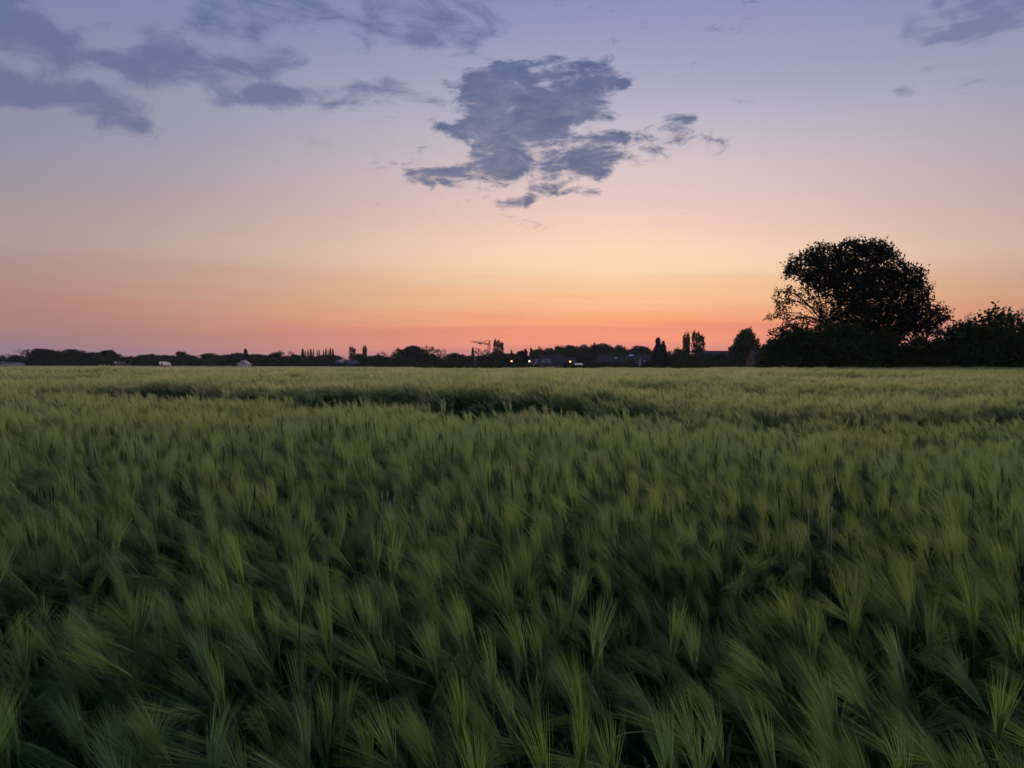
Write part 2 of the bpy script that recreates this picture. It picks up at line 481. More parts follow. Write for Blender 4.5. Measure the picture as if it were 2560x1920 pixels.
# ------------------------------------------------------------------ barley
def barley_plant(V, F, MI, r, ox, oy, awns, awn_w, leaves, seg, hscale=1.0, awn_len=(0.10, 0.17)):
    """one tiller: curved stem, arching blades, nodding ear with a fan of awns. Wind comes from the right."""
    h = r.uniform(0.72, 0.88) * hscale
    az = math.pi + r.normal(0, 0.8)               # leans towards -x
    dx, dy = math.cos(az), math.sin(az)
    lean0 = r.uniform(0.03, 0.22)
    nod = np.clip(r.normal(0.62, 0.42), 0.0, 1.6) # final tilt of the ear from vertical
    pts = []; p = np.array([ox, oy, 0.0]); n = seg
    for k in range(n + 1):
        pts.append(p.copy())
        t = (k + 0.5) / n
        a = lean0 + (nod - lean0) * max(0, (t - 0.55) / 0.45) ** 1.6
        p = p + (h / n) * np.array([dx * math.sin(a), dy * math.sin(a), math.cos(a)])
    def strip(path, widths, side, mi):
        base = len(V)
        side = np.asarray(side)
        for q, w in zip(path, widths):
            V.append(q - side * w); V.append(q + side * w)
        for k in range(len(path) - 1):
            F.append((base + 2 * k, base + 2 * k + 1, base + 2 * k + 3, base + 2 * k + 2)); MI.append(mi)
    sa = r.uniform(0, math.pi)
    sd = np.array([math.cos(sa), math.sin(sa), 0])
    sw = 0.0022 if awns > 20 else 0.003
    strip(pts, [sw] * len(pts), sd, 2)
    if awns > 20:
        strip(pts, [sw] * len(pts), np.array([-sd[1], sd[0], 0]), 2)
    # blades
    for b in range(leaves):
        k = int(r.integers(1, max(2, n - 1)))
        q = pts[k].copy(); la = r.normal(math.pi, 1.4); L = r.uniform(0.16, 0.32)
        w0 = r.uniform(0.004, 0.0075)
        path = []; ang = r.uniform(0.15, 0.6); bend = r.uniform(0.6, 2.0)
        ns = 5 if awns > 20 else 3
        for s in range(ns + 1):
            path.append(q.copy())
            a = ang + bend * (s / ns) ** 1.5
            q = q + (L / ns) * np.array([math.cos(la) * math.sin(a), math.sin(la) * math.sin(a), math.cos(a)])
        wd = [w0 * (0.7 + 0.6 * t - 1.3 * t ** 3) if t < 1 else 0.0004 for t in np.linspace(0, 1, ns + 1)]
        strip(path, np.maximum(wd, 0.0004), np.array([-math.sin(la), math.cos(la), 0]), 2)
    # ear
    top = pts[-1]
    d = np.array([dx * math.sin(nod), dy * math.sin(nod), math.cos(nod)])
    u = np.cross(d, [0, 0, 1.0]) if abs(d[2]) < 0.95 else np.cross(d, [1.0, 0, 0])
    u /= np.linalg.norm(u); w = np.cross(d, u)
    el = r.uniform(0.06, 0.09)
    rings = [(0, 0.002), (0.25, 0.0055), (0.6, 0.006), (1.0, 0.002)] if awns > 20 else [(0, 0.003), (0.5, 0.0075), (1.0, 0.003)]
    ns = 5 if awns > 20 else 3
    base = len(V)
    for t, rr in rings:
        for k in range(ns):
            a = 2 * math.pi * k / ns
            V.append(top + d * el * t + (u * math.cos(a) + w * math.sin(a)) * rr)
    for j in range(len(rings) - 1):
        for k in range(ns):
            a0 = base + j * ns + k; a1 = base + j * ns + (k + 1) % ns
            F.append((a0, a1, a1 + ns, a0 + ns)); MI.append(1)
    # awns
    spread = r.uniform(0.10, 0.32)
    for k in range(awns):
        t = r.uniform(0.05, 1.0)
        a = r.uniform(0, 2 * math.pi)
        out = u * math.cos(a) + w * math.sin(a)
        st = top + d * el * t + out * 0.004
        sp = spread * r.uniform(0.3, 1.25) * (1.25 - 0.5 * t)
        dd = d * math.cos(sp) + out * math.sin(sp) + np.array([-0.10, 0, -0.03])
        dd /= np.linalg.norm(dd)
        L = r.uniform(*awn_len) * (1.15 - 0.35 * t)
        mid = st + dd * L * 0.5
        dd2 = dd + out * r.uniform(-0.05, 0.10) + np.array([-0.07, 0, -0.05])
        dd2 /= np.linalg.norm(dd2)
        en = mid + dd2 * L * 0.5
        sv = np.cross(dd, r.normal(size=3)); sv /= np.linalg.norm(sv)
        strip([st, mid, en], [awn_w, awn_w * 0.8, awn_w * 0.12], sv, 0)

protos = []
lib = bpy.data.collections.new('barley_library')
def make_proto(idx, r, tillers, radius, **kw):
    V, F, MI = [], [], []
    for k in range(tillers):
        a = r.uniform(0, 2 * math.pi); q = radius * math.sqrt(r.uniform(0, 1)) if tillers > 1 else 0
        barley_plant(V, F, MI, r, q * math.cos(a), q * math.sin(a), hscale=r.uniform(0.9, 1.06), **kw)
    me = np_mesh('barley_plants_%02d' % idx, np.array(V), np.array(F), [M_AWN, M_EAR, M_BLADE], MI)
    o = bpy.data.objects.new('barley_plants_%02d' % idx, me)
    lib.objects.link(o)
    protos.append(o)

R0 = np.random.default_rng(7)
N0, N1, N2 = 14, 7, 6
for k in range(N0):
    make_proto(k, R0, 1, 0, awns=64, awn_w=0.00052, leaves=3, seg=7, awn_len=(0.10, 0.165))
for k in range(N1):
    make_proto(N0 + k, R0, 36, 0.24, awns=14, awn_w=0.0017, leaves=2, seg=4)
for k in range(N2):
    make_proto(N0 + N1 + k, R0, 190, 1.0, awns=5, awn_w=0.0065, leaves=0, seg=2, awn_len=(0.12, 0.18))

def crop_scale(x, y):
    s = 1.0 + 0.065 * wave(x, y, 3, 7.0) + 0.055 * wave(x, y, 4, 1.6) + 0.07 * wave(x * 0.4, y, 5, 9.0) * sstep(13, 35, y) + 0.05 * wave(x * 0.5, y, 6, 3.0) * sstep(13, 35, y)
    ye = edge_y(x)
    wd = 2.3 - 1.3 * sstep(-0.5, 3.0, x)
    inside = sstep(-0.2, 0.2, y - ye) * (1 - sstep(wd - 0.3, wd + 0.2, y - ye))
    amp = 0.72 * sstep(-14, -8, x) * (1 - 0.72 * sstep(0.3, 3.0, x))
    s = s * (1 - inside * amp)
    return s

PTS, ROT, SCL, IDX = [], [], [], []
def scatter(r, n, y0, y1, i0, cnt, rotsd, sc, margin, power=1.0):
    ys = []
    # uniform over the wedge: pdf ~ width(y)
    ymax_w = 0.76 * y1 + margin
    while len(ys) < n:
        y = r.uniform(y0, y1, n); keep = r.uniform(0, 1, n) < (0.76 * np.abs(y) + margin) / ymax_w
        ys.extend(y[keep].tolist())
    y = np.array(ys[:n]); x = r.uniform(-1, 1, n) * (0.76 * np.abs(y) + margin)
    dens = 0.5 + 0.5 * wave(x, y, 9, 0.9)
    if y1 < 12:
        k = r.uniform(0, 1, n) < np.clip(0.05 + 1.3 * dens, 0, 1)
        x, y = x[k], y[k]
    ye = edge_y(x)
    inside = (y - ye > -0.1) & (y - ye < 2.1 - 1.1 * sstep(0.0, 3.0, x)) & (x > -10)
    if y0 < 15:
        k = ~(inside & (r.uniform(0, 1, len(x)) < 0.75)); x, y = x[k], y[k]
    cs = crop_scale(x, y)
    z = ground(x, y)
    PTS.append(np.stack([x, y, z], 1))
    n = len(x)
    tilt = r.normal(0, 0.07, (n, 2))
    ROT.append(np.stack([tilt[:, 0], tilt[:, 1] - 0.05, r.normal(0, rotsd, n)], 1))
    hs = cs * r.normal(1, 0.05, n)
    SCL.append(np.stack([np.full(n, sc) * r.uniform(0.92, 1.08, n), np.full(n, sc) * r.uniform(0.92, 1.08, n), hs], 1))
    IDX.append(r.integers(i0, i0 + cnt, n))

R1 = np.random.default_rng(21)
scatter(R1, 24000, -1.5, 8.0, 0, N0, 0.9, 1.0, 1.6)
scatter(R1, 6500, 7.6, 30.0, N0, N1, 0.45, 1.0, 2.5)
scatter(R1, 11000, 29.0, EDGE, N0 + N1, N2, 0.4, 1.0, 5.0)
PTS = np.concatenate(PTS); ROT = np.concatenate(ROT); SCL = np.concatenate(SCL); IDX = np.concatenate(IDX)

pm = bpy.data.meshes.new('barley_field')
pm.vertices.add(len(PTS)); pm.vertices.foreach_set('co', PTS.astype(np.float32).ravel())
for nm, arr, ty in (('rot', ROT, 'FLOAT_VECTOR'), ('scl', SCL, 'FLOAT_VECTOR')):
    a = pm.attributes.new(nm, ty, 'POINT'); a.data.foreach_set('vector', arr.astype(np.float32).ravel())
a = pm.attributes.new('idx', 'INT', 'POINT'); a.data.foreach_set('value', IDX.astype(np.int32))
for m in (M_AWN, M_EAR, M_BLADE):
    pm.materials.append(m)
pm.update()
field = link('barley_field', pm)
tag(field, 'green awned barley crop leaning left, covering the whole foreground', 'barley', kind='stuff')
ng = bpy.data.node_groups.new('barley_scatter', 'GeometryNodeTree')
ng.interface.new_socket('Geometry', in_out='INPUT', socket_type='NodeSocketGeometry')
ng.interface.new_socket('Geometry', in_out='OUTPUT', socket_type='NodeSocketGeometry')
gi = ng.nodes.new('NodeGroupInput'); go = ng.nodes.new('NodeGroupOutput')
m2p = ng.nodes.new('GeometryNodeMeshToPoints')
iop = ng.nodes.new('GeometryNodeInstanceOnPoints')
ci = ng.nodes.new('GeometryNodeCollectionInfo')
ci.inputs[0].default_value = lib
ci.inputs['Separate Children'].default_value = True
ci.inputs['Reset Children'].default_value = True
iop.inputs['Pick Instance'].default_value = True
def nattr(name, ty):
    nd = ng.nodes.new('GeometryNodeInputNamedAttribute'); nd.data_type = ty
    nd.inputs['Name'].default_value = name
    return nd.outputs['Attribute']
L = ng.links.new
e2r = ng.nodes.new('FunctionNodeEulerToRotation')
L(nattr('rot', 'FLOAT_VECTOR'), e2r.inputs[0])
L(gi.outputs[0], m2p.inputs[0]); L(m2p.outputs[0], iop.inputs['Points'])
L(ci.outputs[0], iop.inputs['Instance'])
L(nattr('idx', 'INT'), iop.inputs['Instance Index'])
L(e2r.outputs[0], iop.inputs['Rotation'])
L(nattr('scl', 'FLOAT_VECTOR'), iop.inputs['Scale'])
L(iop.outputs[0], go.inputs[0])
gm = field.modifiers.new('scatter', 'NODES'); gm.node_group = ng

# ------------------------------------------------------------------ tree builder
def ellipsoid_points(r, n, lobes):
    """lobes: (cx, cy, cz, rx, ry, rz, weight, shell)"""
    L_ = np.array([l[:6] for l in lobes], float)
    w = np.array([l[6] for l in lobes], float); w = w / w.sum()
    sh = np.array([l[7] for l in lobes], float)
    k = r.choice(len(lobes), n, p=w)
    d = r.normal(size=(n, 3)); d /= np.linalg.norm(d, axis=1)[:, None]
    q = r.uniform(0, 1, n) ** (1 / 3.0)
    q = sh[k] + (1 - sh[k]) * q
    return L_[k, :3] + d * q[:, None] * L_[k, 3:6]

def colonize(r, attr, stems, step, di, dk, iters=160):
    P, PA = [], []
    for s in stems:                      # each stem: list of points from the base up
        prev = -1
        for a, b in zip(s[:-1], s[1:]):
            a, b = np.array(a, float), np.array(b, float)
            n = max(1, int(np.linalg.norm(b - a) / step))
            for k in range(n):
                P.append(a + (b - a) * k / n); PA.append(prev); prev = len(P) - 1
        P.append(np.array(s[-1], float)); PA.append(prev)
    P = np.array(P); PA = list(PA)
    near = np.full(len(attr), 1e9); who = np.zeros(len(attr), int)
    def upd(i0):
        for c0 in range(i0, len(P), 400):
            D = np.linalg.norm(attr[:, None] - P[None, c0:c0 + 400], axis=2)
            m = D.argmin(1); dm = D[np.arange(len(attr)), m]
            b = dm < near
            near[b] = dm[b]; who[b] = m[b] + c0
    upd(0)
    for it in range(iters):
        act = near < di
        if not act.any():
            break
        nodes = np.unique(who[act])
        newP, newA = [], []
        for nd in nodes:
            s_ = act & (who == nd)
            d = attr[s_] - P[nd]
            d /= np.linalg.norm(d, axis=1)[:, None] + 1e-9
            v = d.sum(0) + r.normal(0, 0.12, 3)
            l = np.linalg.norm(v)
            if l < 1e-3:
                continue
            newP.append(P[nd] + v / l * step); newA.append(int(nd))
        if not newP:
            break
        i0 = len(P)
        P = np.vstack([P, newP]); PA.extend(newA)
        upd(i0)
        keep = near > dk
        attr = attr[keep]; near = near[keep]; who = who[keep]
        if len(attr) == 0:
            break
    return P, np.array(PA)

def wood_mesh(name, P, PA, r0, expo, sides=5, rmin=0.0, rmax=1e9):
    n = len(P)
    rr = np.zeros(n)
    kids = np.zeros(n, int)
    for i in range(n - 1, -1, -1):
        if rr[i] == 0:
            rr[i] = r0 ** expo
        if PA[i] >= 0:
            rr[PA[i]] += rr[i]; kids[PA[i]] += 1
    rad_ = np.minimum(rr ** (1 / expo), rmax)
    V, F = [], []
    ang = np.arange(sides) * 2 * math.pi / sides
    for i in range(n):
        p = PA[i]
        if p < 0 or rad_[i] < rmin:
            continue
        d = P[i] - P[p]; l = np.linalg.norm(d)
        if l < 1e-6:
            continue
        d = d / l
        u = np.cross(d, [0.3, 1.0, 0.1]); u /= np.linalg.norm(u); w = np.cross(d, u)
        ra = min(rad_[p], rad_[i] * 1.25); rb = rad_[i]
        b = len(V)
        ring = np.cos(ang)[:, None] * u + np.sin(ang)[:, None] * w
        V.extend(P[p] - d * ra * 0.3 + ring * ra); V.extend(P[i] + ring * rb)
        for k in range(sides):
            F.append((b + k, b + (k + 1) % sides, b + sides + (k + 1) % sides, b + sides + k))
    return np_mesh(name, np.array(V), np.array(F), [M_BARK]), rad_, kids

def leaf_mesh(name, r, centres, per, sig, size, mat, flat=1.0):
    C = np.repeat(centres, per, axis=0)
    n = len(C)
    C = C + r.normal(0, 1, (n, 3)) * np.array([sig, sig, sig * flat])
    a = r.normal(size=(n, 3)); a /= np.linalg.norm(a, axis=1)[:, None]
    b = np.cross(a, r.normal(size=(n, 3))); b /= np.linalg.norm(b, axis=1)[:, None]
    s = (size * r.uniform(0.55, 1.25, n))[:, None]
    V = np.stack([C - a * s, C - b * s * 0.55 + a * s * 0.15, C + a * s, C + b * s * 0.55], 1).reshape(-1, 3)
    F = np.arange(4 * n).reshape(n, 4)
    return np_mesh(name, V, F, [mat])

def tree_meshes(name, seed, lobes, stems, n_attr, step, r0, expo, per, sig, leaf, mat, leaf_frac=1.0, extra=0, bare=0.0, di=None, dk=None, rmax=1e9, tipr=2.2, flat=1.0):
    r = np.random.default_rng(seed)
    attr = ellipsoid_points(r, n_attr, lobes)
    attr = attr[attr[:, 2] > 0.02 * max(l[2] + l[5] for l in lobes)]
    P, PA = colonize(r, attr.copy(), stems, step, di or step * 14, dk or step * 1.7)
    wood, rad_, kids = wood_mesh(name + '_trunk', P, PA, r0, expo, rmax=rmax)
    tips = P[(rad_ < r0 * tipr)]
    if bare > 0:
        tips = tips[r.uniform(0, 1, len(tips)) > bare]
    if extra:
        tips = np.vstack([tips, ellipsoid_points(r, extra, lobes)])
    crown = leaf_mesh(name + '_crown', r, tips, per, sig, leaf, mat, flat)
    return wood, crown

def place_tree(name, wood, crown, loc, sx, sy, sz, rz, label, cat='tree', group=None, kinds=('trunk', 'crown')):
    root = link(name, None, loc=loc, rz=rz)
    root.scale = (sx, sy, sz)
    tag(root, label, cat, group)
    for nm, me in zip(kinds, (wood, crown)):
        if me is not None:
            link(nm, me, root)
    return root

# ------------------------------------------------------------------ the big tree by the field edge
BD = 112.0
def zp(X, Y, dy=0.0):                # pixel of the enlarged study crop -> world point near the tree
    px, py = 1880 + X / 4.254, 560 + Y / 4.254
    d = BD + dy
    return (wx(px, d, py), d, wz(px, py, d))
MPX = BD / FPX / 4.254
def lobe(X, Y, rx, ry, dy=0.0, w=None, shell=0.55):
    c = zp(X, Y, dy)
    ex, ez = rx * MPX, ry * MPX
    ey = 0.5 * (ex + ez)
    return (c[0], c[1], c[2], ex, ey, ez, w if w else ex * ez, shell)

def to_local(pts, o):
    return [tuple(np.array(p) - np.array(o)) for p in pts]
def lobes_local(ls, o):
    return [(l[0] - o[0], l[1] - o[1], l[2] - o[2]) + l[3:] for l in ls]

gb = float(ground(37, BD))
o1 = np.array(zp(1150, 1480)); o1[2] = gb
L1 = [lobe(1100, 330, 300, 150, 0), lobe(760, 330, 230, 110, 2), lobe(600, 430, 210, 110, -2), lobe(430, 520, 110, 70, 0), lobe(800, 560, 220, 110, 3),
      lobe(1340, 300, 160, 120, 1), lobe(1420, 420, 190, 130, -2), lobe(1700, 540, 140, 95, 0), lobe(1780, 680, 140, 85, 2), lobe(1600, 620, 180, 140, -3),
      lobe(1050, 560, 260, 150, -3), lobe(1350, 640, 250, 170, 3), lobe(1120, 720, 190, 130, -4), lobe(1300, 860, 220, 150, -2), lobe(1550, 800, 200, 130, 2),
      lobe(1150, 1000, 230, 150, 2), lobe(1500, 980, 170, 110, -2), lobe(900, 780, 90, 90, 0), lobe(860, 470, 160, 90, 0), lobe(1000, 880, 120, 90, 0),
      lobe(1350, 1150, 260, 120, 0), lobe(1100, 1200, 260, 130, 2), lobe(1650, 1000, 120, 200, 3), lobe(1480, 1180, 130, 90, 2), lobe(1820, 820, 110, 70, 0, None), lobe(1150, 250, 200, 90, 0),
      lobe(620, 590, 150, 60, 1), lobe(780, 680, 110, 80, -1), lobe(900, 930, 70, 110, 1), lobe(860, 1050, 80, 90, 2, None)]
S1 = [[zp(1180, 1480), zp(1190, 1250), zp(1200, 1000), zp(1180, 780), zp(1230, 560)],
      [zp(1120, 1480), zp(1010, 1200), zp(930, 900), zp(900, 650), zp(830, 500)],
      [zp(1280, 1480), zp(1370, 1150), zp(1450, 900), zp(1560, 700)],
      [zp(1200, 1100), zp(1080, 800), zp(1060, 520), zp(1080, 380)]]
for s in S1[:3]:
    s[0] = (s[0][0], s[0][1], gb - 0.3)
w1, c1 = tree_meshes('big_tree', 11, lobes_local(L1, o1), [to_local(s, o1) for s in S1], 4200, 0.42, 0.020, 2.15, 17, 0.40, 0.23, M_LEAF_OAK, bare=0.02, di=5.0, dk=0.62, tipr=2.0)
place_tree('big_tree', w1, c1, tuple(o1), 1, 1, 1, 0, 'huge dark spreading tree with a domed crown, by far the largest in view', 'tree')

# the thinly leaved left tree with many bare fanning branches
o2 = np.array(zp(800, 1480)); o2[2] = gb
L2 = [lobe(320, 720, 110, 60, 0, 3, .3), lobe(270, 790, 60, 80, 1, 1.5, .3), lobe(270, 900, 60, 70, -1, 2, .3), lobe(190, 1000, 65, 55, 0, 2, .3), lobe(420, 680, 90, 50, 2, 1.2, .3),
      lobe(330, 1000, 120, 60, -1, 1.2, .2), lobe(240, 1160, 90, 60, 1, 1.6, .3), lobe(560, 740, 90, 60, -2, .8, .2), 
      lobe(350, 860, 70, 50, 2, 1, .2), lobe(640, 690, 60, 40, 2, .6, 0)]
rf = np.random.default_rng(77)
S2 = [[zp(850, 1480), zp(830, 1200), zp(800, 1000), zp(790, 800), zp(770, 640)],
      [zp(780, 1480), zp(765, 1150), zp(740, 1060)]]
for k in range(22):                  # the fan of long thin limbs
    t = k / 21
    sx_, sy_ = 740 + rf.uniform(-25, 60), 1060 - 60 * t + rf.uniform(-60, 60)
    a = rad(176 - 88 * t + rf.uniform(-5, 5)); Lk = rf.uniform(300, 460) * (0.95 + 0.15 * math.sin(t * 3))
    dyk = rf.uniform(-3, 3)
    pts_ = []
    for q in np.linspace(0, 1, 6):
        aa = a + 0.30 * (q - 0.5) * (1 if t < 0.6 else 0.6)
        pts_.append(zp(sx_ + math.cos(aa) * Lk * q + rf.uniform(-8, 8), sy_ - math.sin(aa) * Lk * q - 30 * q * (1 - q) + rf.uniform(-8, 8), dyk * q))
    S2.append(pts_)
for s in S2[:2]:
    s[0] = (s[0][0], s[0][1], gb - 0.3)
w2, c2 = tree_meshes('sparse_tree', 12, lobes_local(L2, o2), [to_local(s, o2) for s in S2], 1000, 0.40, 0.042, 2.8, 9, 0.26, 0.19, M_LEAF_OAK, bare=0.3, di=6.0, dk=0.7, tipr=1.4)
place_tree('sparse_tree', w2, c2, tuple(o2), 1, 1, 1, 0, 'thinly leaved tree with bare fanning branches on the left flank of the huge tree', 'tree')

# smaller tree on its right
o3 = np.array(zp(1850, 1480, 3)); o3[2] = gb
L3 = [lobe(1950, 960, 160, 90, 3), lobe(1990, 890, 60, 50, 2), lobe(1820, 940, 120, 90, 4), lobe(2060, 1000, 80, 60, 3), lobe(1750, 1080, 130, 110, 5), lobe(1900, 1120, 130, 80, 2), lobe(1650, 1020, 80, 120, 2, 0.9), lobe(1720, 1220, 80, 60, 3, .8)]
L3 = L3 + [lobe(1780, 900, 110, 90, 4), lobe(2080, 930, 60, 50, 2), lobe(1880, 1010, 150, 90, 1)]
S3 = [[zp(1850, 1480, 3), zp(1860, 1200, 3), zp(1900, 1020, 3)], [zp(1855, 1250, 3), zp(1760, 1080, 3)]]
S3[0][0] = (S3[0][0][0], S3[0][0][1], gb - 0.3)
w3, c3 = tree_meshes('side_tree', 13, lobes_local(L3, o3), [to_local(s, o3) for s in S3], 1000, 0.42, 0.024, 2.3, 15, 0.34, 0.22, M_LEAF_OAK, bare=0.1, di=5.0, dk=0.7)
place_tree('side_tree', w3, c3, tuple(o3), 1, 1, 1, 0, 'small dark tree growing against the right flank of the huge tree', 'tree')

# ------------------------------------------------------------------ tree kinds (unit trees, 10 m tall and 10 m wide)
KIND = {}
def unit_round(key, seed, n_lobes=7, low=0.28, attr_n=460, per=10, leaf=0.40, sig=0.38, bare=0.0, mat=None, extra=260, spread=1.0, full=True):
    r = np.random.default_rng(seed)
    ls = []
    for k in range(n_lobes):
        t = k / n_lobes * 2 * math.pi + r.uniform(-0.3, 0.3)
        q = r.uniform(1.6, 2.9) * spread; z = r.uniform(low * 10 + 1.6, 7.0)
        ls.append((q * math.cos(t), q * math.sin(t), z, r.uniform(1.6, 2.3), r.uniform(1.6, 2.3), r.uniform(1.3, 2.0), 1, 0.45))
    for k in range(3):
        ls.append((r.uniform(-1.3, 1.3), r.uniform(-1.3, 1.3), r.uniform(7.2, 8.1), r.uniform(1.6, 2.4), 2.0, r.uniform(1.3, 1.9), 1, 0.45))
    ls.append((0, 0, 5.5, 2.6, 2.6, 2.6, 1, 0.1))
    if full:
        for k in range(6):
            ls.append((3.1 * math.cos(k * 1.05), 3.1 * math.sin(k * 1.05), r.uniform(1.8, 3.6), 2.0, 2.0, 1.8, 1, 0.4))
    st = [[(0, 0, -0.2), (0.1, 0, 2.0), (0, 0.1, 4.5), (0.2, 0, 6.5)]]
    KIND[key] = tree_meshes(key, seed, ls, st, attr_n, 0.45, 0.035, 2.2, per, sig, leaf, mat or M_LEAF, bare=bare, extra=extra, di=6, dk=0.8)

def unit_poplar(key, seed, tops=3):
    r = np.random.default_rng(seed)
    ls = []
    for k in range(tops):
        x = (k - (tops - 1) / 2) * 2.6 * (1 if tops > 1 else 0) + r.uniform(-.3, .3); h = r.uniform(8.4, 10) if tops > 1 else 10
        for z in np.linspace(1.6, h - 0.8, 7):
            wdt = (3.4 if tops == 1 else 2.3) * (1.0 - 0.75 * max(0, (z / h - 0.5) / 0.5) ** 1.2) * r.uniform(0.7, 1.2)
            ls.append((x * (0.3 + 0.7 * z / h), r.uniform(-.5, .5), z, wdt, wdt, 0.95, 1, 0.3))
    st = [[(0, 0, -0.2), (0, 0, 3), (0, 0, 8.5)]]
    KIND[key] = tree_meshes(key, seed, ls, st, 320, 0.5, 0.03, 2.3, 9, 0.26, 0.36, M_LEAF, extra=140, di=6, dk=0.8, flat=1.3)

def unit_conifer(key, seed):
    r = np.random.default_rng(seed)
    cs = []
    mb = MB(); mb.tube((0, 0, -0.2), (0, 0, 10), 0.25, 0.03, 6)
    for z in np.arange(0.8, 9.8, 0.42):
        R_ = 4.6 * (1 - z / 10.2) * r.uniform(0.75, 1.15) + 0.2
        nb = 7
        for k in range(nb):
            a = r.uniform(0, 2 * math.pi); q = R_ * r.uniform(0.75, 1.1)
            mb.tube((0, 0, z), (q * math.cos(a), q * math.sin(a), z - 0.25 * q * 0.6), 0.06, 0.015, 4)
            for t in np.linspace(0.15, 1, 5):
                cs.append((q * t * math.cos(a), q * t * math.sin(a), z - 0.15 * q * t))
    KIND[key] = (mb.mesh(key + '_trunk', M_BARK), leaf_mesh(key + '_crown', r, np.array(cs), 5, 0.24, 0.40, M_LEAF_N))

def unit_bush(key, seed, mat=None):
    r = np.random.default_rng(seed)
    ls = []
    for k in range(9):
        a = r.uniform(0, 6.28); q = r.uniform(0.5, 3.0)
        ls.append((q * math.cos(a), q * math.sin(a), r.uniform(2.5, 6.6), r.uniform(1.8, 2.4), r.uniform(1.8, 2.4), r.uniform(1.8, 2.8), 1, 0.5))
    for k in range(7):
        a = k * 0.9; ls.append((3.0 * math.cos(a), 3.0 * math.sin(a), 1.6, 2.0, 2.0, 1.9, 1, 0.4))
    st = [[(0, 0, -0.2), (0, 0, 1.5), (0.2, 0, 4)]]
    KIND[key] = tree_meshes(key, seed, ls, st, 480, 0.5, 0.03, 2.3, 9, 0.42, 0.36, mat or M_LEAF, extra=330, di=7, dk=0.8)

unit_round('round_a', 31); unit_round('round_b', 32, 6, 0.2, spread=1.15); unit_round('round_c', 33, 9, 0.15)
unit_round('airy_a', 34, 6, 0.25, attr_n=260, per=6, bare=0.25, extra=0, full=False, sig=0.3, leaf=0.26)
unit_round('airy_b', 35, 5, 0.35, attr_n=220, per=5, bare=0.35, extra=0, full=False, sig=0.28, leaf=0.24)
unit_poplar('poplar_a', 36, 1); unit_poplar('poplar_b', 37, 3); unit_poplar('poplar_c', 38, 2)
unit_conifer('conifer_a', 39); unit_conifer('conifer_b', 40)
unit_bush('bush_a', 41); unit_bush('bush_b', 42)

NMAP = {'round': 'broadleaf_tree', 'airy': 'airy_tree', 'poplar': 'poplar_tree', 'conifer': 'conifer_tree', 'bush': 'bush'}
RT = random.Random(5)
EXT = {}
def T_(kind, cx, wpx, top, d, label, group=None, base=None):
    x = wx(cx, d)
    zb = float(ground(x, d)) if base is None else base
    h = wz(cx, top, d) - zb
    w = wpx / FPX * d
    fam = kind.split('_')[0]
    w *= {'round': 1.2, 'airy': 1.1, 'poplar': 0.95, 'conifer': 1.35, 'bush': 1.0}[fam]
    if kind not in EXT:
        me = KIND[kind][1]; a = np.zeros(len(me.vertices) * 3, np.float32); me.vertices.foreach_get('co', a); a = a.reshape(-1, 3)
        EXT[kind] = (np.percentile(a[:, 2], 99.7), np.percentile(a[:, 0], 99) - np.percentile(a[:, 0], 1))
    ez, ew = EXT[kind]
    o = place_tree(NMAP[fam], KIND[kind][0], KIND[kind][1], (x, d, zb), w / ew, w / ew, h / ez, 0 if fam == 'poplar' else RT.uniform(0, 6.28), label,
                   'bush' if fam == 'bush' else 'tree', group)
    return o
G_FAR = 'trees along the far edge of the field'
G_POP = 'slim poplars standing in a row'
G_BACK = 'hazy trees further behind the far hedge'
G_WOOD = 'trees of the wood behind the village'
G_NEAR = 'dark trees and bushes around the huge tree'
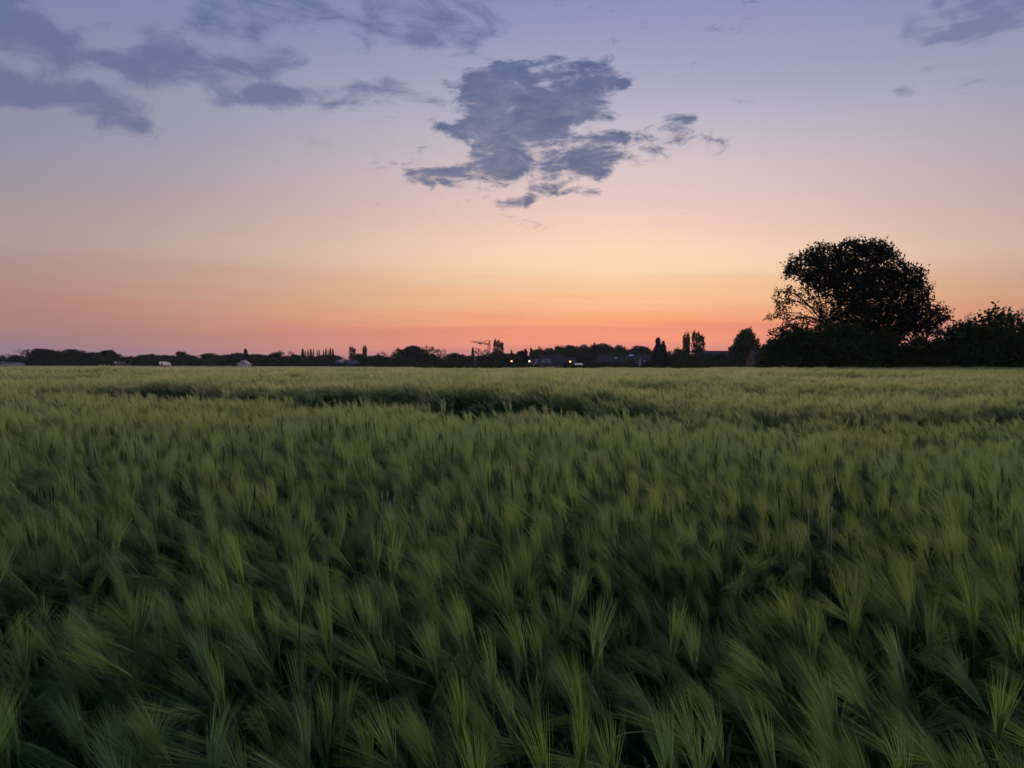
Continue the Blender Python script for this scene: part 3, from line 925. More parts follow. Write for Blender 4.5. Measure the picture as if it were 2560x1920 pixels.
TREES = [
 ('airy_a', 12, 50, 884, 470, 'wispy tree above the blue roof at the left edge of the photo', G_FAR),
 ('round_b', 44, 36, 888, 480, 'low rounded tree just right of the blue roof at the left edge', G_FAR),
 ('airy_b', 72, 58, 871, 450, 'half bare tree leaning over the left end of the tree line', G_FAR),
 ('round_a', 114, 66, 873, 420, 'dense dark tree right of the half bare tree at the left end', G_FAR),
 ('airy_a', 136, 22, 872, 415, 'little tree with a sky gap between two dense dark trees at the left', G_FAR),
 ('round_c', 176, 74, 874, 420, 'widest dome shaped dark tree in the left part of the tree line', G_FAR),
 ('round_b', 222, 50, 881, 425, 'low dark tree sloping down from the widest dome at the left', G_FAR),
 ('round_a', 266, 48, 876, 410, 'isolated round crown standing out before the line drops away, left of the low hazy trees', G_FAR),
 ('round_c', 298, 40, 891, 440, 'low tree right beside the isolated round crown at the left', G_FAR),
 ('bush_a', 20, 60, 905, 400, 'dark bush in front of the blue roofed house at the left edge', G_FAR),
 ('round_a', 328, 44, 893, 600, 'lowest hazy tree at the left dip of the tree line', G_BACK),
 ('round_b', 356, 42, 887, 600, 'hazy flat topped tree at the left start of the hazy row', G_BACK),
 ('round_c', 382, 34, 885, 600, 'hazy round tree in the middle of the left hazy row', G_BACK),
 ('round_a', 408, 34, 888, 600, 'hazy tree right above the two tiny white gables', G_BACK),
 ('round_c', 434, 36, 889, 450, 'low dark tree left of the small peaked dark tree', G_FAR),
 ('round_b', 456, 34, 879, 430, 'small dark tree with a peaked top in the left third', G_FAR),
 ('round_a', 482, 28, 889, 430, 'small round tree right of the peaked dark tree, before the dip', G_FAR),
 ('round_c', 522, 62, 884, 450, 'broad low dome right of the second dip in the tree line', G_FAR),
 ('round_a', 562, 40, 887, 460, 'low tree between the broad low dome and the tiny conifer', G_FAR),
 ('conifer_a', 580, 10, 883, 440, 'tiny conifer left of the white gable house', G_FAR),
 ('round_b', 600, 52, 883, 470, 'dark tree right behind the white gable house', G_FAR),
 ('conifer_b', 614, 15, 872, 440, 'pointed conifer rising above the white gable house', G_FAR),
 ('round_a', 648, 62, 886, 540, 'hazy long topped tree right of the white gable house', G_BACK),
 ('round_b', 686, 38, 882, 430, 'dark round tree left of the see-through tree', G_FAR),
 ('airy_b', 702, 22, 873, 430, 'see-through round headed tree left of the poplar row', G_FAR),
 ('round_c', 716, 34, 890, 430, 'low dark tree between the two see-through trees left of the poplars', G_FAR),
 ('airy_a', 730, 22, 875, 430, 'second see-through tree, close to the poplar row', G_FAR),
 ('round_a', 742, 30, 887, 430, 'low tree touching the left end of the poplar row', G_FAR),
 ('round_b', 775, 50, 893, 410, 'dark low tree under the left poplars', G_FAR),
 ('round_c', 812, 56, 888, 410, 'dark low tree under the right poplars', G_FAR),
 ('round_a', 842, 26, 889, 560, 'hazy tree right after the poplar row', G_BACK),
 ('airy_a', 861, 13, 891, 560, 'tiny hazy tree between the pale roofs', G_BACK),
 ('poplar_b', 881, 17, 867, 430, 'forked poplar behind the slate roof with the white gable edge', None),
 ('round_c', 898, 34, 885, 450, 'low hazy tree between the forked poplar and the pointed poplar', G_FAR),
 ('poplar_c', 912, 13, 864, 430, 'lone pointed poplar right of the forked poplar', None),
 ('round_b', 926, 60, 890, 410, 'dark low mound of a tree under the lone pointed poplar', G_FAR),
 ('airy_a', 950, 44, 878, 420, 'rounded loose crowned tree left of the big dark dome', G_FAR),
 ('round_a', 950, 42, 890, 415, 'low dense tree below the rounded loose crown', G_FAR),
 ('round_b', 984, 40, 895, 430, 'lowest tree in the gap left of the big dark dome', G_FAR),
 ('round_c', 1020, 66, 868, 390, 'big dark domed tree, the left one of the tall pair in the centre', G_FAR),
 ('round_a', 1038, 44, 865, 385, 'dense peaked crown in the middle of the tall centre clump', G_FAR),
 ('airy_b', 1066, 56, 863, 390, 'tall tree with a bright sky hole in its crown in the centre clump', G_FAR),
 ('round_b', 1060, 70, 884, 380, 'dark lower tree filling the foot of the centre clump', G_FAR),
 ('airy_a', 1100, 36, 872, 395, 'loose leaved tree on the right shoulder of the centre clump', G_FAR),
 ('round_c', 1138, 52, 883, 400, 'low dome right of the centre clump', G_FAR),
 ('round_a', 1164, 34, 891, 400, 'small low tree at the dip left of the crane', G_FAR),
 ('poplar_a', 1182, 11, 869, 390, 'thin upright tree below the tip of the crane jib', None),
 ('airy_b', 1195, 18, 868, 390, 'loose small tree right of the thin upright tree below the crane jib', G_FAR),
 ('airy_a', 1217, 36, 872, 385, 'loose tree hiding the foot of the crane', G_FAR),
 ('round_b', 1205, 56, 889, 385, 'dark low tree in front of the foot of the crane', G_FAR),
 ('poplar_b', 1246, 27, 850, 370, 'tall dark poplar right of the crane', None),
 ('round_a', 1246, 46, 878, 375, 'dark bushy tree at the foot of the tall poplar beside the crane', G_FAR),
 ('round_c', 1275, 44, 884, 385, 'dark tree behind the leftmost orange lamp', G_FAR),
 ('conifer_a', 1279, 9, 875, 380, 'small pointed conifer above the leftmost orange lamp', G_FAR),
 ('round_b', 1306, 34, 877, 385, 'dark tree between the leftmost and the middle lamp', G_FAR),
 ('conifer_b', 1314, 14, 872, 380, 'conifer peak left of the middle lamp', G_FAR),
 ('conifer_a', 1328, 13, 871, 385, 'conifer just above the middle lamp', G_FAR),
 ('round_a', 1346, 36, 873, 470, 'first tree of the wood, above the white curved gable', G_WOOD),
 ('round_c', 1372, 42, 872, 470, 'tree of the wood above the house with the white ground floor', G_WOOD),
 ('round_b', 1404, 40, 866, 470, 'tree of the wood where its skyline begins to rise', G_WOOD),
 ('round_a', 1430, 40, 864, 470, 'tree of the wood above the rightmost lamp', G_WOOD),
 ('round_c', 1458, 40, 863, 470, 'tree of the wood above the round bush', G_WOOD),
 ('conifer_b', 1486, 10, 857, 465, 'small spire poking out of the top of the wood', G_WOOD),
 ('round_b', 1484, 40, 862, 470, 'tree of the wood under the small spire', G_WOOD),
 ('round_a', 1514, 42, 860, 470, 'highest tree of the wood, right of the small spire', G_WOOD),
 ('round_c', 1545, 44, 864, 470, 'right end tree of the wood where the skyline dips', G_WOOD),
 ('round_b', 1572, 30, 873, 480, 'small tree in the notch right of the wood', G_WOOD),
 ('round_a', 1606, 56, 866, 450, 'broad dark tree above the white roof window', G_WOOD),
 ('bush_a', 1474, 46, 889, 370, 'big round bush between the rightmost lamp and the house with the lit skylight', None),
 ('bush_b', 1400, 40, 903, 370, 'low bush right of the house with the white ground floor', None),
 ('round_c', 1530, 60, 880, 440, 'tree behind the ridge of the house with the lit skylight', G_WOOD),
 ('conifer_a', 1645, 25, 845, 340, 'taller of the two pointed conifers', None),
 ('conifer_b', 1658, 19, 853, 335, 'shorter of the two pointed conifers', None),
 ('round_b', 1650, 46, 884, 345, 'dark tree at the foot of the two pointed conifers', G_FAR),
 ('airy_a', 1686, 36, 867, 350, 'loose tree between the conifers and the two tall poplars', G_FAR),
 ('round_a', 1702, 34, 874, 345, 'dark tree at the left foot of the two tall poplars', G_FAR),
 ('poplar_c', 1716, 21, 832, 310, 'left one of the two tall broad poplars', None),
 ('poplar_b', 1745, 34, 830, 310, 'right and thicker one of the two tall broad poplars', None),
 ('round_b', 1732, 66, 886, 300, 'dark bushy tree at the foot of the two tall poplars', G_FAR),
 ('round_c', 1780, 46, 888, 330, 'low dark tree right of the two tall poplars', G_FAR),
 ('round_a', 1812, 40, 884, 340, 'low dark tree beside the long barn roof', G_FAR),
 ('round_a', 1862, 50, 823, 250, 'tall round headed tree standing alone left of the huge tree', None),
 ('round_c', 1846, 46, 858, 248, 'lower left crown beside the tall round headed tree', G_FAR),
 ('round_b', 1868, 60, 868, 245, 'dark bushy foot below the tall round headed tree', G_FAR),
 ('airy_a', 1896, 28, 856, 260, 'small loose tree in the gap left of the huge tree', G_FAR),
 ('round_c', 1912, 34, 862, 250, 'small dark tree touching the left side of the huge tree', G_FAR),
 # around the huge tree
 ('bush_a', 1938, 100, 846, 104, 'dark bush at the left foot of the huge tree', G_NEAR),
 ('bush_b', 1992, 130, 812, 109, 'big dark bush below the bare fanning branches', G_NEAR),
 ('bush_a', 2058, 140, 806, 111, 'dark bush at the foot of the fanning branches', G_NEAR),
 ('bush_b', 2120, 130, 812, 108, 'tall dark bush in front of the trunk of the huge tree', G_NEAR),
 ('bush_a', 2190, 130, 822, 110, 'dark bush right of the trunk of the huge tree', G_NEAR),
 ('bush_b', 2255, 120, 858, 107, 'low dark bush under the sky gap right of the huge tree', G_NEAR),
 ('bush_a', 2325, 140, 846, 105, 'low dark bush under the small tree on the right flank', G_NEAR),
 ('bush_b', 2390, 150, 816, 112, 'broad greenish bush right of the small flank tree', G_NEAR),
 ('airy_a', 2405, 62, 783, 120, 'tree with a feathery top right of the huge tree', G_NEAR),
 ('bush_b', 2485, 150, 776, 106, 'broad dense domed tree, second from the right edge', G_NEAR),
 ('bush_a', 2440, 130, 806, 102, 'dark bush below and left of the broad dense dome', G_NEAR),
 ('bush_b', 2575, 120, 786, 108, 'dense dark tree cut by the right edge of the photo', G_NEAR),
 ('airy_b', 2556, 46, 765, 112, 'feathery tree top at the right edge of the photo', G_NEAR),
 ('bush_a', 2560, 110, 832, 101, 'low dark bush in the bottom right corner of the tree mass', G_NEAR),
 ('bush_a', 2700, 160, 770, 106, 'dense dark tree just beyond the right edge of the photo', G_NEAR),
]
for t in TREES:
    T_(*t)
ORD = ['first', 'second', 'third', 'fourth', 'fifth', 'sixth', 'seventh', 'eighth', 'ninth', 'tenth', 'eleventh', 'twelfth']
for k, (cx, w, top) in enumerate([(757, 10.5, 873), (763.5, 5, 876), (770, 6, 875), (777, 8, 873), (783.5, 5, 874), (793, 4.5, 877), (798, 5, 875), (809, 5, 876),
                                  (815, 7, 872), (820.5, 4, 876), (826, 8, 871), (832.5, 6.5, 872)]):
    n_ = 'slim dark poplar, %s from the left in the poplar row' % ORD[k]
    if k == 0: n_ = 'thickest poplar, at the left end of the poplar row'
    if k == 11: n_ = 'last poplar at the right end of the poplar row'
    T_('poplar_a', cx, w * 1.15, top, 425, n_, G_POP)

# ------------------------------------------------------------------ hedges
def hedge(px0, px1, top, d, label, seed, depth=5.0, mat=None, leaf=0.5, zoff=0.0, dens=1.0):
    r = np.random.default_rng(seed)
    x0, x1 = wx(px0, d), wx(px1, d)
    zb = float(ground((x0 + x1) / 2, d)) + zoff
    h = wz((px0 + px1) / 2, top, d) - zb
    Ln = x1 - x0
    n = max(4, int(Ln / 1.2))
    # lumpy woody core
    V, F = [], []
    for i in range(n + 1):
        t = i / n; e = min(1, min(i, n - i) / 1.5 + 0.25)
        hh = h * e * (0.80 + 0.12 * math.sin(i * 1.3 + seed) + r.uniform(-.06, .06)); dd = depth * 0.5 * e
        for a in np.linspace(0, math.pi, 6):
            V.append((t * Ln - Ln / 2, -math.cos(a) * dd, max(-0.2, math.sin(a) ** 0.6 * hh) if 0 < a < math.pi - 1e-6 else -0.2))
    for i in range(n):
        for k in range(5):
            a0 = i * 6 + k
            F.append((a0, a0 + 1, a0 + 7, a0 + 6))
    core = np_mesh('hedge_core', np.array(V), np.array(F), [mat or M_LEAF])
    m = int(n * 26 * dens)
    t = r.uniform(0, 1, m); a = r.uniform(0.03, math.pi - 0.03, m); q = r.uniform(0.85, 1.15, m)
    lump = 0.9 + 0.10 * np.sin(t * n * 1.3 + seed) + 0.10 * wave(t * Ln, t * 0, seed, 4.0)
    C = np.stack([t * Ln - Ln / 2, -np.cos(a) * depth * 0.5 * q, np.sin(a) ** 0.6 * h * lump * q], 1)
    root = link('hedge', None, loc=((x0 + x1) / 2, d, zb))
    tag(root, label, 'hedge', 'hedges along the far edge of the field')
    link('branches', core, root)
    link('foliage', leaf_mesh('hedge_foliage', r, C, 3, 0.35 * leaf / 0.5, leaf, mat or M_LEAF), root)
    return root
hedge(-140, 130, 896, 395, 'dark hedge at the left edge, in front of the blue roofed house', 51)
hedge(125, 330, 893, 392, 'tall dark hedge below the widest dome at the left', 52)
hedge(325, 590, 899, 398, 'low dark hedge running from the hazy trees to the white gable house', 53)
hedge(585, 640, 913, 380, 'lowest hedge piece, in front of the white gable house', 54)
hedge(632, 838, 895, 395, 'dark hedge under the poplar row', 55)
hedge(832, 906, 911, 390, 'low hedge in front of the pale roofs right of the poplar row', 56)
hedge(900, 1150, 895, 372, 'dark hedge under the big dark centre clump', 57)
hedge(1145, 1300, 893, 365, 'dark hedge behind the white post, below the crane', 58)
hedge(1284, 1352, 911, 360, 'low hedge below the middle lamp', 59)
hedge(1400, 1500, 910, 356, 'low hedge below the rightmost lamp', 60)
hedge(1496, 1700, 908, 352, 'dark hedge in front of the two dark roofed houses', 61)
hedge(1690, 1960, 889, 235, 'tall dark hedge between the two tall poplars and the huge tree', 62)
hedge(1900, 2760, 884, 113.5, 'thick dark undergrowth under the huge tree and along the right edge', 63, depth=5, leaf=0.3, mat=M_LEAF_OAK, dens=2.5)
hedge(1330, 1600, 878, 480, 'dark understorey of the wood behind the village', 65, depth=10, leaf=1.0)
hedge(1550, 1720, 884, 460, 'dark understorey behind the houses left of the two pointed conifers', 66, depth=8, leaf=0.9)
hedge(1040, 1960, 914.5, 118, 'rough grass bank beyond the far right half of the field', 64, depth=3, leaf=0.16, dens=2.0)

# ------------------------------------------------------------------ houses
def wall_frame(face_x, w, h, z, y, mb_f, mb_g, t=0.12):
    mb_f.box((face_x, y, z), (w, 0.10, h))
    mb_g.box((face_x, y - 0.07, z), (w - 2 * t, 0.06, h - 2 * t))

def house(cx, wpx, eave, ridge, d, label, facing='eave', rz=0.0, depth=8.0, wall=None, roof=None, chimney=None, windows=(), door=None, sky=(), gable_board=None,
          name='house', cat='house', over=0.35):
    """cx, wpx: centre and width in the photo; eave/ridge: heights read off the photo at that distance"""
    x = wx(cx, d); zb = float(ground(x, d))
    w = wpx / FPX * d; he = max(1.2, wz(cx, eave, d) - zb); hr = wz(cx, ridge, d) - zb
    root = link(name, None, loc=(x, d, zb), rz=rz)
    tag(root, label, cat)
    mb = MB(); rb = MB()
    if facing == 'eave':                         # ridge runs left-right
        L_, D_ = w / 2 - over, depth / 2
        prof = [(-D_, -0.3), (D_, -0.3), (D_, he), (0, hr - 0.12), (-D_, he)]
        vs = [(-L_, p[0], p[1]) for p in prof] + [(L_, p[0], p[1]) for p in prof]
        mb.add(vs, [(4, 3, 2, 1, 0), (5, 6, 7, 8, 9), (0, 1, 6, 5), (1, 2, 7, 6), (3, 4, 9, 8), (2, 3, 8, 7), (4, 0, 5, 9)])
        k = (hr - he) / D_
        for s in (-1, 1):
            e = D_ + over
            a = [(-w / 2, 0, hr), (w / 2, 0, hr), (w / 2, s * e, hr - k * e), (-w / 2, s * e, hr - k * e)]
            v2 = a + [(p[0], p[1], p[2] - 0.18) for p in a]
            rb.add(v2, [(0, 1, 2, 3), (7, 6, 5, 4), (0, 4, 5, 1), (1, 5, 6, 2), (2, 6, 7, 3), (3, 7, 4, 0)])
        front = -D_
    else:                                        # gable faces the camera
        L_, D_ = w / 2 - over, depth / 2
        prof = [(-L_, -0.3), (L_, -0.3), (L_, he), (0, hr - 0.12), (-L_, he)]
        vs = [(p[0], -D_, p[1]) for p in prof] + [(p[0], D_, p[1]) for p in prof]
        mb.add(vs, [(0, 1, 2, 3, 4), (9, 8, 7, 6, 5), (0, 5, 6, 1), (1, 6, 7, 2), (3, 8, 9, 4), (2, 7, 8, 3), (4, 9, 5, 0)])
        k = (hr - he) / L_
        for s in (-1, 1):
            e = L_ + over
            a = [(0, -D_ - over, hr), (0, D_ + over, hr), (s * e, D_ + over, hr - k * e), (s * e, -D_ - over, hr - k * e)]
            v2 = a + [(p[0], p[1], p[2] - 0.18) for p in a]
            rb.add(v2, [(0, 1, 2, 3), (7, 6, 5, 4), (0, 4, 5, 1), (1, 5, 6, 2), (2, 6, 7, 3), (3, 7, 4, 0)])
        front = -D_
    link('wall', mb.mesh('house_wall', wall or M_BRICK), root)
    ro = link('roof', rb.mesh('house_roof', roof or M_TILE), root)
    def px_x(px): return (px - cx) / FPX * d
    def py_z(py): return wz(cx, py, d) - zb
    for (wx0, wx1, wy0, wy1) in windows:
        f_, g_ = MB(), MB()
        wall_frame((px_x(wx0) + px_x(wx1)) / 2, px_x(wx1) - px_x(wx0), py_z(wy0) - py_z(wy1), (py_z(wy0) + py_z(wy1)) / 2, front - 0.04, f_, g_)
        wo_ = link('window', f_.mesh('window_frame', M_FRAME), root)
        link('pane', g_.mesh('window_pane', M_GLASS), wo_)
    if door:
        dm = MB(); dm.box((px_x(door), front - 0.05, 1.0), (1.0, 0.1, 2.0))
        do = link('door', dm.mesh('door', M_POLE), root)
        hm = MB(); hm.box((px_x(door) + 0.35, front - 0.13, 1.0), (0.12, 0.06, 0.04)); link('handle', hm.mesh('handle', M_FRAME), do)
    if chimney:
        cm = MB(); hh = hr + chimney[1]
        cm.box((px_x(chimney[0]), 0.3, (he + hh) / 2), (0.8, 0.7, hh - he)); cm.box((px_x(chimney[0]), 0.3, hh + 0.05), (0.95, 0.85, 0.14))
        link('chimney', cm.mesh('chimney', M_BRICK if len(chimney) < 3 else chimney[2]), ro)
    for (sx0, sx1, zt, zb_, mt) in sky:          # roof windows on the front slope
        D2 = depth / 2; k = (hr - he) / D2
        z1, z0 = py_z(zt), py_z(zb_)
        y1, y0 = -(hr - z1) / k, -(hr - z0) / k
        off = Vector((0, -k, 1)).normalized() * 0.06
        off = Vector((0, -k / math.hypot(k, 1), 1 / math.hypot(k, 1))) * 0.07
        a = [Vector((px_x(sx0), y0, z0)), Vector((px_x(sx1), y0, z0)), Vector((px_x(sx1), y1, z1)), Vector((px_x(sx0), y1, z1))]
        g_ = MB(); g_.add([p + off for p in a] + [p - off for p in a], [(0, 1, 2, 3), (7, 6, 5, 4), (0, 4, 5, 1), (1, 5, 6, 2), (2, 6, 7, 3), (3, 7, 4, 0)])
        link('skylight', g_.mesh('skylight', mt), ro)
    if gable_board:
        bm_ = MB()
        for s in gable_board[0]:
            k = (hr - he) / L_; e = L_ + over
            p, q = Vector((0, -D_ - over - 0.06, hr + 0.05)), Vector((s * e, -D_ - over - 0.06, hr - k * e + 0.05))
            bm_.add([p + Vector((0, -.05, .1)), q + Vector((0, -.05, .1)), q + Vector((0, -.05, -gable_board[1])), p + Vector((0, -.05, -gable_board[1])),
                     p + Vector((0, .05, .1)), q + Vector((0, .05, .1)), q + Vector((0, .05, -gable_board[1])), p + Vector((0, .05, -gable_board[1]))],
                    [(0, 1, 2, 3), (7, 6, 5, 4), (0, 4, 5, 1), (1, 5, 6, 2), (2, 6, 7, 3), (3, 7, 4, 0)])
        link('bargeboard', bm_.mesh('bargeboard', M_WHITE), ro)
    return root

house(12, 80, 916, 905, 385, 'low house with a blue slate roof at the left edge of the photo', wall=M_WHITE, roof=M_SLATE, windows=[(3, 8, 917, 921), (19, 25, 917, 921), (32, 37, 917, 921)], door=13, chimney=(6, 0.1, M_WHITE))
house(611, 27, 913, 901, 372, 'white gabled house with one dark window, half sunk behind the hedge', facing='gable', rz=0.12, wall=M_WHITE, roof=M_SLATE, windows=[(609.5, 613.5, 905, 909)], chimney=(604, -0.4, M_WHITE), gable_board=((-1, 1), 0.35))
house(407, 6, 908.5, 904, 372, 'tiny pale gable, the left one of two low hazy house fronts', facing='gable', wall=M_CREAM, roof=M_SLATE, windows=[(406, 408, 905, 907)], name='house')
house(415, 6, 909.5, 906, 372, 'tiny pale gable, the right one of two low hazy house fronts', facing='gable', wall=M_CREAM, roof=M_SLATE, windows=[(414, 416, 907, 909)], name='house')
house(300, 6, 917, 911, 380, 'tiny pale shed below the isolated round crown at the left', facing='gable', wall=M_CREAM, roof=M_SLATE, name='shed', cat='shed', windows=[(299, 301, 914, 916)])
house(843, 18, 905, 899, 400, 'flat pale roofed house right after the poplar row', wall=M_BRICK, roof=M_PALEROOF, windows=[(838, 841, 907, 909.5), (845, 848, 907, 909.5)])
house(849, 16, 913, 907.5, 394, 'low pale roofed shed in front of the house after the poplar row', wall=M_BRICK, roof=M_PALEROOF, windows=[(846, 849, 913, 915)], name='shed', cat='shed')
house(877, 30, 911, 900, 392, 'slate roofed house with a slanting white gable edge below the forked poplar', facing='gable', rz=-0.5, wall=M_SLATE, roof=M_SLATE, windows=[(875, 878, 908, 911)], gable_board=((-1,), 0.5))
house(1336, 26, 914, 897, 345, 'house with a white edged gable just right of the middle lamp', facing='gable', rz=0.35, wall=M_BRICK, roof=M_TILE, windows=[(1333, 1336, 904, 908)], gable_board=((-1,), 0.4))
house(1378, 58, 911.5, 888, 345, 'large house with a dark roof, a pale roof window band and white ground floor walls', wall=M_WHITE, roof=M_TILE, depth=11,
      windows=[(1363, 1367, 912.5, 916.5), (1383, 1386, 912.5, 916.5), (1395, 1398, 912.5, 916.5)], door=1373, sky=[(1353, 1364, 898, 907, M_PALEROOF), (1365.5, 1376, 898, 907, M_PALEROOF)], chimney=(1396, 0.8))
house(1420, 40, 911, 893, 365, 'dark roofed house behind the rightmost lamp', wall=M_BRICK, roof=M_TILE, windows=[(1431, 1434, 901, 904)], chimney=(1408, 0.7))
house(1446, 20, 913.5, 907.5, 340, 'low shed with a pale roof beside the big round bush', wall=M_CREAM, roof=M_PALEROOF, name='shed', cat='shed', windows=[(1449, 1452, 914, 916)])
house(1524, 66, 905, 890, 362, 'long dark roofed house with one lit skylight', wall=M_BRICK, roof=M_TILE, depth=10, windows=[(1505, 1509, 906, 911), (1520, 1524, 906, 911), (1540, 1545, 906, 911)], sky=[(1536, 1540.5, 893.5, 896.5, M_SKYL)], chimney=(1508, 1.0))
house(1575, 26, 901, 884.5, 368, 'small dark house with a white roof window above its neighbours', wall=M_BRICK, roof=M_TILE, windows=[(1572, 1576, 902, 906)], sky=[(1571, 1583, 886.5, 890, M_SKYL)])
house(1592, 10, 908, 889, 350, 'narrow white gable wall wedged between two dark roofs', facing='gable', rz=0.2, wall=M_WHITE, roof=M_TILE, windows=[(1591, 1593, 900, 904)], over=0.25)
house(1622, 54, 905, 886, 358, 'dark roofed house right of the narrow white gable', wall=M_BRICK, roof=M_TILE, depth=10, windows=[(1612, 1616, 906, 910), (1628, 1632, 906, 910)], sky=[(1604, 1609.5, 902, 904, M_SKYL)], chimney=(1640, 0.7))
house(1796, 78, 898, 877, 300, 'long dark barn roof between the two tall poplars and the round headed tree', wall=M_BRICK, roof=M_TILE, depth=12, windows=[(1790, 1795, 899, 904)], name='barn', cat='barn')
house(1910, 70, 894, 873, 215, 'dark roofed house with two small bright skylights left of the huge tree', wall=M_BRICK, roof=M_TILE, depth=9, windows=[(1890, 1894, 896, 901)], sky=[(1896.5, 1900, 889, 891.5, M_SKYL), (1905, 1909, 889, 891.5, M_SKYL)], chimney=(1925, 0.7))
house(1966, 15, 903, 899, 106, 'small whitish garden shed half hidden under the left foot of the huge tree', facing='gable', wall=M_CREAM, roof=M_PALEROOF, depth=2.0, name='shed', cat='shed', windows=[(1961, 1965, 899, 902)], over=0.08)

# ------------------------------------------------------------------ tower crane
CD = 385.0
cx0 = wx(1222, CD)
root = link('tower_crane', None, loc=(cx0, CD, 0))
tag(root, 'dark tower crane with raised jib behind the trees, left of the tall poplar', 'crane')
def cpt(px, py): return Vector((wx(px, CD) - cx0, 0, wz(px, py, CD)))
def lattice(a, b, w0, w1, nseg, r, up=Vector((0, 1, 0))):
    mb = MB(); a, b = Vector(a), Vector(b); d = (b - a).normalized()
    u = d.cross(up).normalized(); v = d.cross(u)
    def cn(t):
        w = w0 + (w1 - w0) * t; p = a + (b - a) * t
        return [p + u * w * sx + v * w * sy for sx, sy in ((-1, -1), (1, -1), (1, 1), (-1, 1))]
    for k in range(nseg):
        A, B = cn(k / nseg), cn((k + 1) / nseg)
        for q in range(4):
            mb.tube(A[q], B[q], r, r, 4); mb.tube(A[q], B[(q + 1) % 4], r * .6, r * .6, 4); mb.tube(B[q], B[(q + 1) % 4], r * .6, r * .6, 4)
    return mb
top = cpt(1222, 861)
link('mast', lattice((0, 0, 0), top, 0.50, 0.50, 9, 0.09).mesh('mast', M_STEEL), root)
link('jib', lattice(cpt(1222, 860.5), cpt(1179, 854), 0.38, 0.18, 10, 0.09, Vector((0, 1, 0))).mesh('jib', M_STEEL), root)
mb = MB(); mb.tube(cpt(1221, 861), cpt(1225, 850), 0.22, 0.16, 6); mb.tube(cpt(1224, 861.5), cpt(1225, 850), 0.14, 0.12, 6)
link('apex_frame', mb.mesh('apex_frame', M_STEEL), root)
mb = MB(); mb.tube(cpt(1225, 850), cpt(1204, 857.2), 0.07, 0.07, 4); mb.tube(cpt(1225, 850), cpt(1192, 855.2), 0.06, 0.06, 4)
link('tie_rod', mb.mesh('tie_rod', M_STEEL), root)
mb = MB(); mb.tube(cpt(1225, 850), cpt(1227, 872), 0.06, 0.06, 4)
link('back_stay', mb.mesh('back_stay', M_STEEL), root)
mb = MB(); c = cpt(1200, 856.6); mb.box(c + Vector((0, 0, -0.5)), (1.3, 1.2, 0.6)); mb.tube(c, c + Vector((0, 0, -1.6)), 0.06, 0.06, 4)
link('trolley', mb.mesh('trolley', M_STEEL), root)
mb = MB(); mb.box((1.2, 0, 1.0), (3.4, 2.4, 1.6)); mb.box((0, 0, 0.15), (5, 5, 0.3))
link('counterweight', mb.mesh('counterweight', M_CONC), root)

# ------------------------------------------------------------------ lamps, post, low wall
def lamp(px, py, d, mat, label, r=0.34):
    x = wx(px, d); z = wz(px, py, d); zb = float(ground(x, d))
    root = link('street_lamp', None, loc=(x, d, zb)); tag(root, label, 'street lamp', 'lit street lamps in the village')
    h = z - zb
    mb = MB(); mb.tube((0.9, 0.3, 0), (0.9, 0.3, h + 0.5), 0.09, 0.06, 8); link('pole', mb.mesh('pole', M_POLE), root)
    mb = MB(); mb.tube((0.9, 0.3, h + 0.5), (0, 0, h + 0.45), 0.05, 0.05, 6); link('arm', mb.mesh('arm', M_POLE), root)
    mb = MB(); mb.tube((0, 0, h + 0.38), (0, 0, h + 0.52), 0.34, 0.12, 10); link('lamp_hood', mb.mesh('lamp_hood', M_POLE), root)
    mb = MB()
    n = 10
    for k in range(6):
        a0, a1 = math.pi * k / 6, math.pi * (k + 1) / 6
        mb.tube((0, 0, h + r * math.cos(a0)), (0, 0, h + r * math.cos(a1)), max(r * math.sin(a0), .01), max(r * math.sin(a1), .01), n, cap=False)
    link('bulb', mb.mesh('bulb', mat), root)
lamp(1279, 903, 350, M_LAMP_W, 'lit street lamp with an orange glow, leftmost of the three lamps')
lamp(1323.5, 903, 335, M_LAMP_Y, 'lit street lamp with a pale yellow glow, middle of the three lamps')
lamp(1425.5, 904, 335, M_LAMP_W, 'lit street lamp with an orange glow, rightmost of the three lamps')

d = 330.0; x = wx(1187.5, d)
root = link('signal_post', None, loc=(x, d, 0)); tag(root, 'thin dark post with a white upper panel below the crane jib', 'post')
mb = MB(); mb.tube((0, 0, 0), (0, 0, wz(1187, 902, d)), 0.10, 0.09, 8); link('pole', mb.mesh('pole', M_POLE), root)
mb = MB(); mb.box((0, -0.02, (wz(1187, 894.5, d) + wz(1187, 902, d)) / 2), (0.34, 0.12, wz(1187, 894.5, d) - wz(1187, 902, d))); link('panel', mb.mesh('panel', M_WHITE), root)
d = 121.0; x = wx(1162, d)
root = link('feed_trough', None, loc=(x, d, 0)); tag(root, 'long low pale trough at the far field edge, left of the thin post', 'trough')
zt = wz(1162, 917.3, d)
mb = MB(); mb.box((0, 0, zt - 0.22), (1.15, 0.5, 0.36)); link('body', mb.mesh('body', M_CREAM), root)
for sx in (-0.4, 0.4):
    mb = MB(); mb.box((sx, 0, (zt - 0.4) / 2), (0.12, 0.4, zt - 0.4)); link('leg', mb.mesh('leg', M_POLE), root)

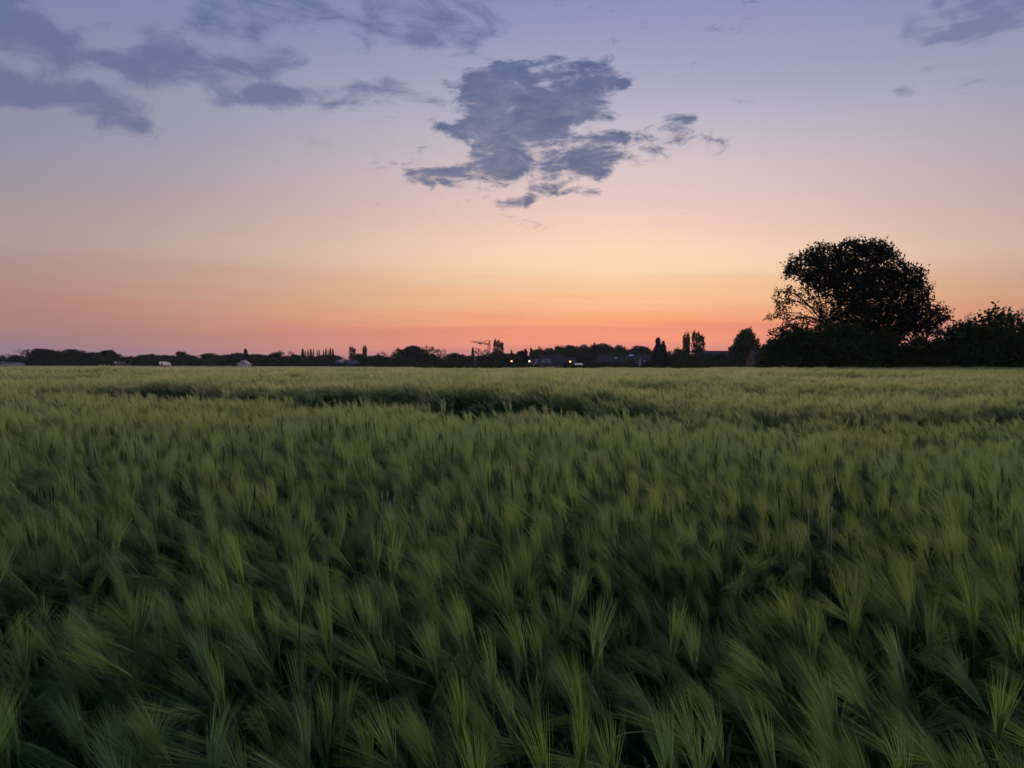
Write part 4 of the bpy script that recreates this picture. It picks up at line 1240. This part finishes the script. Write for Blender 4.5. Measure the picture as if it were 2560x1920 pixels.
# ------------------------------------------------------------------ weeds standing above the barley
rw = np.random.default_rng(99)
mb = MB()
def stalk(px, py_top, d, h_vis, mi=0, lean=None):
    x = wx(px, d); zt = wz(px, py_top, d); g = float(ground(x, d))
    lean = rw.uniform(-0.12, 0.10) if lean is None else lean
    L_ = h_vis
    p0 = Vector((x - lean * (zt - g), d, g)); p1 = Vector((x, d, zt))
    a = p0.lerp(p1, 1 - 0.55 * L_ / (zt - g))
    mb.tube(p0, a, 0.0018, 0.0014, 3, mi, False)
    m_ = a.lerp(p1, 0.45)
    w = 0.0042 if d < 6 else 0.0065
    mb.tube(a, m_, 0.002, w, 4, mi, False); mb.tube(m_, p1, w, 0.0008, 4, mi, False)
spots = [(278, 1070), (290, 1110), (322, 1082), (330, 1086), (337, 1078), (343, 1085), (352, 1118), (300, 1120), (312, 1124), (80, 1105), (48, 1098), (22, 1135), (170, 1175), (183, 1185),
         (88, 1215), (92, 1205), (118, 1218), (127, 1222), (655, 1080), (662, 1082), (625, 1085), (580, 1120), (558, 1122), (378, 1078), (825, 1058), (868, 1058), (877, 1060), (710, 1128), (708, 1170),
         (635, 1205), (660, 1190), (810, 1205), (852, 1145), (864, 1142), (920, 1050), (915, 1052), (835, 1108), (1108, 1048), (1100, 1080), (1368, 982), (1386, 980), (1512, 1040), (1240, 985), (1468, 1035), (1325, 1105),
         (1660, 960), (2000, 985), (1905, 1120), (2010, 1190), (2500, 1215), (2440, 1215), (2090, 1180), (2300, 1085), (1790, 1130), (1950, 1230), (1560, 1170), (1215, 1140), (450, 1195), (240, 1290)]
for (px, py) in spots:
    dd = 0.55 * FPX / (py - 909)
    stalk(px, py, dd, rw.uniform(0.10, 0.18))
for k in range(24):
    py = rw.uniform(985, 1280); px = rw.uniform(0, 2560)
    dd = 0.62 * FPX / (py - 909)
    stalk(px, py, dd, rw.uniform(0.08, 0.14))
wd = link('weed_grass', mb.mesh('weed_grass', M_WEED)); tag(wd, 'thin dark grass spikes poking up through the barley', 'grass', kind='stuff')
mb = MB()
for (px, py) in [(955, 1222), (968, 1215), (975, 1240), (985, 1228), (1030, 1250), (1062, 1228), (1066, 1238), (1075, 1262), (1142, 1248), (1150, 1290), (1315, 1068), (1327, 1072), (2025, 1255), (2078, 1245), (2085, 1252),]:
    dd = 0.60 * FPX / (py - 909)
    stalk(px, py + 10, dd, rw.uniform(0.05, 0.08))
sd = link('seed_heads', mb.mesh('seed_heads', M_SEED)); tag(sd, 'pale pinkish grass seed heads scattered among the barley', 'grass', kind='stuff')

# ------------------------------------------------------------------ air
hz_m, T = new_mat('dusk_haze')
vol = T.n('ShaderNodeVolumePrincipled')
vol.inputs['Color'].default_value = (0.62, 0.66, 0.92, 1)
vol.inputs['Density'].default_value = 0.00007
vol.inputs['Anisotropy'].default_value = 0.2
ho = T.n('ShaderNodeOutputMaterial'); hz_m.node_tree.links.new(vol.outputs[0], ho.inputs['Volume'])
HAZE = True
if HAZE:
    mb = MB(); mb.box((0, 540, 20), (2400, 2000, 43)); hzo = link('haze', mb.mesh('haze', hz_m)); tag(hzo, 'thin bluish dusk haze over the fields', 'haze', kind='stuff')
